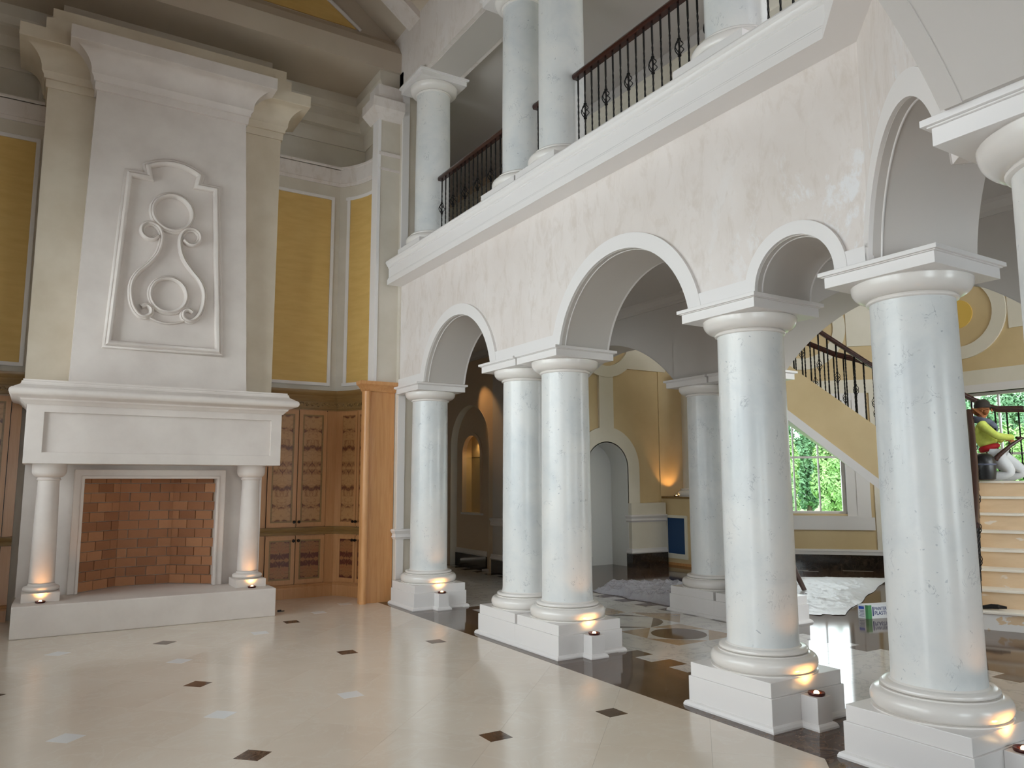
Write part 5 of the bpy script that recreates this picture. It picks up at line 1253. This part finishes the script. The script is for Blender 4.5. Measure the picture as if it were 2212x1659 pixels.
hand(pp(0.125, 0.538, 0.115), SKIN, fx_*0.8-bk_*0.6, Vector((0, 0, 1)), 'hand')
tool = tag(obj('hand_tool', MB().tube([pp(0.31, 0.545, -0.13), pp(0.18, 0.45, -0.20), pp(0.05, 0.33, -0.235), pp(0.0, 0.27, -0.24)], [0.02, 0.024, 0.03, 0.036], 10), MAHOG, origin=tuple(pp(0.15, 0.42, -0.2)), smooth=60), 'dark stick-like tool held by the kneeling person', 'tool')
bk = thing('bucket', 'black rounded bucket standing beside the kneeling person on the landing', 'bucket', tuple(pp(-0.12, 0.0, -0.32)))
cB = pp(-0.12, 0.0, -0.32)
obj('body', MB().lathe([(0.085, 0.002), (0.115, 0.02), (0.13, 0.12), (0.13, 0.22), (0.115, 0.30), (0.08, 0.34), (0.03, 0.355)], 28, tuple(cB)), BOOT, bk, smooth=40)
obj('band', MB().lathe([(0.132, 0.20), (0.135, 0.205), (0.135, 0.215), (0.132, 0.22)], 28, tuple(cB), cap=False), SCARF, bk, smooth=40)

# ================================================================== OUTSIDE: lawn, shrubs and trees beyond the hall windows
struct('ground', MB().box(14.2, 90, -20, 90, -0.6, -0.5).box(-30, 14.2, 14.8, 90, -0.6, -0.5), GRASS, 'grass outside the hall windows', 'ground')
def foliage(cx, cy, cz, rx, rz, n, size, seed):
    rnd = random.Random(seed); v = []; f = []; NBL = 34; blobs = []
    for i in range(NBL):
        th = rnd.uniform(0, 2*pi); zz = -0.68+1.36*(i+.5)/NBL; rr = 0.62*sqrt(rnd.uniform(.1, 1))*sqrt(max(0.2, 1-zz*zz)); blobs.append((rr*cos(th), rr*sin(th), zz, rnd.uniform(.20, .33)))
    for i in range(n):
        b = blobs[i % NBL]; th = rnd.uniform(0, 2*pi); ph = math.acos(rnd.uniform(-1, 1)); r = b[3]*rnd.uniform(.7, 1.0)
        p = Vector((cx+rx*(b[0]+r*sin(ph)*cos(th)), cy+rx*(b[1]+r*sin(ph)*sin(th)), cz+rz*(b[2]+r*cos(ph))))
        nrm = Vector((sin(ph)*cos(th)+rnd.uniform(-.6, .6), sin(ph)*sin(th)+rnd.uniform(-.6, .6), cos(ph)+rnd.uniform(-.2, .9))).normalized()
        e1 = nrm.cross(Vector((rnd.uniform(-1, 1), rnd.uniform(-1, 1), rnd.uniform(-1, 1)))).normalized(); e2 = nrm.cross(e1); s_ = size*rnd.uniform(.6, 1.3)
        k = len(v); v += [p-e1*s_, p+e2*s_*.45, p+e1*s_, p-e2*s_*.45]; f.append((k, k+1, k+2, k+3))
    return MB().add(v, f)
TREES = [(51.0, 40, 1, 'bright low tree behind the left pane of the column window'), (54.3, 40, 1, 'bright low tree behind the middle of the column window'), (57.4, 40.5, 1, 'bright low tree behind the right pane of the column window'),
    (49.6, 46, 0, 'darker tree at the far left behind the column window'), (52.7, 46, 0, 'darker tree rising between the two left bright ones in the column window'), (55.8, 46, 0, 'darker tree rising between the two right bright ones in the column window'),
    (54.2, 53, 0, 'hazy tall tree at the top of the column window, in its middle'), (51.1, 53, 0, 'hazy tall tree at the top left of the column window'), (57.3, 53, 0, 'hazy tall tree at the top right of the column window'),
    (62.0, 40, 1, 'bright low tree behind the kneeling person'), (65.2, 40, 1, 'bright low tree behind the landing rail end'), (63.6, 46, 0, 'darker tree behind the balusters beside the kneeling person'), (60.5, 46, 0, 'darker tree behind the cap of the kneeling person'), (66.7, 46, 0, 'darker tree at the right edge, mostly behind the nearest column'),
    (62.0, 53, 0, 'hazy tall tree at the top of the window behind the kneeling person'), (65.1, 53, 0, 'hazy tall tree at the upper right of the window behind the kneeling person')]
for i, (az, D, br, lb) in enumerate(TREES):
    x, y, _ = pol(az, D, 0); r = 1.13 if D < 42 else (1.28 if D < 50 else 1.45); zt = {0: 4.3, 1: 6.5, 2: 8.0}[0 if D < 42 else (1 if D < 50 else 2)]; zc = (zt-0.45)/2; rz = (zt+0.45)/2
    t = thing('tree', lb, 'tree', (x, y, -0.5), 'trees outside the hall windows')
    rnd = random.Random(40+i)
    tr = MB().tube([(x, y, -0.5), (x+.05, y, zt*.4), (x-.03, y+.05, zt*.8)], [0.16, 0.12, 0.05], 8)
    for k in range(5):
        a = rnd.uniform(0, 2*pi); z = zt*rnd.uniform(.2, .6); tr.tube([(x, y, z), (x+cos(a)*r*.5, y+sin(a)*r*.5, z+zt*.2)], [0.05, 0.02], 5)
    obj('trunk', tr, BARK, t, smooth=60)
    fo = obj('foliage', foliage(x, y, zc, r, rz, 11000, 0.12, i+5), LEAF if br else LEAFD, t, recalc=False); fo['kind'] = 'stuff'
# ================================================================== small warm lamps of the hall and gallery
spot('niche_lamp', (7.22, 12.92, 2.44), (7.22, 12.95, 1.2), 9.0, None, 130, (1, 0.66, 0.28))
tag(obj('niche_downlight', MB().lathe([(0.004, 0), (0.03, 0.0), (0.03, 0.02), (0.004, 0.02)], 16, (7.22, 12.92, 2.45)), LAMP, origin=(7.22, 12.92, 2.45)), 'glowing downlight at the top of the gallery niche', 'lamp')
hl_ = thing('hall_up_light', 'small lamp on the tan pedestal cabinet glowing up the curved wall corner', 'lamp', (10.70, 11.2, 1.31))
lamp_parts(hl_, 10.70, 11.2, 1.31); spot('up_light', (10.70, 11.2, 1.36), (10.66, 11.6, 2.1), 12.0, hl_, 70, (1, 0.52, 0.16))
gs_ = thing('gallery_downlight', 'small gallery ceiling downlight washing warm light on the niche arch, hidden above the arches', 'lamp', (6.3, 12.7, 4.0))
obj('lamp_rim', MB().lathe([(0.05, 3.99), (0.06, 4.0), (0.06, 4.02), (0.05, 4.02)], 20, (6.3, 12.7, 0)), RIM, gs_, smooth=40)
obj('lamp_lens', MB().lathe([(0.004, 4.0), (0.045, 4.0), (0.045, 4.01), (0.004, 4.01)], 20, (6.3, 12.7, 0)), LAMP, gs_, smooth=40)
spot('down_light', (6.3, 12.7, 3.97), (7.0, 12.06, 2.75), 60.0, gs_, 34, (1, 0.55, 0.2))
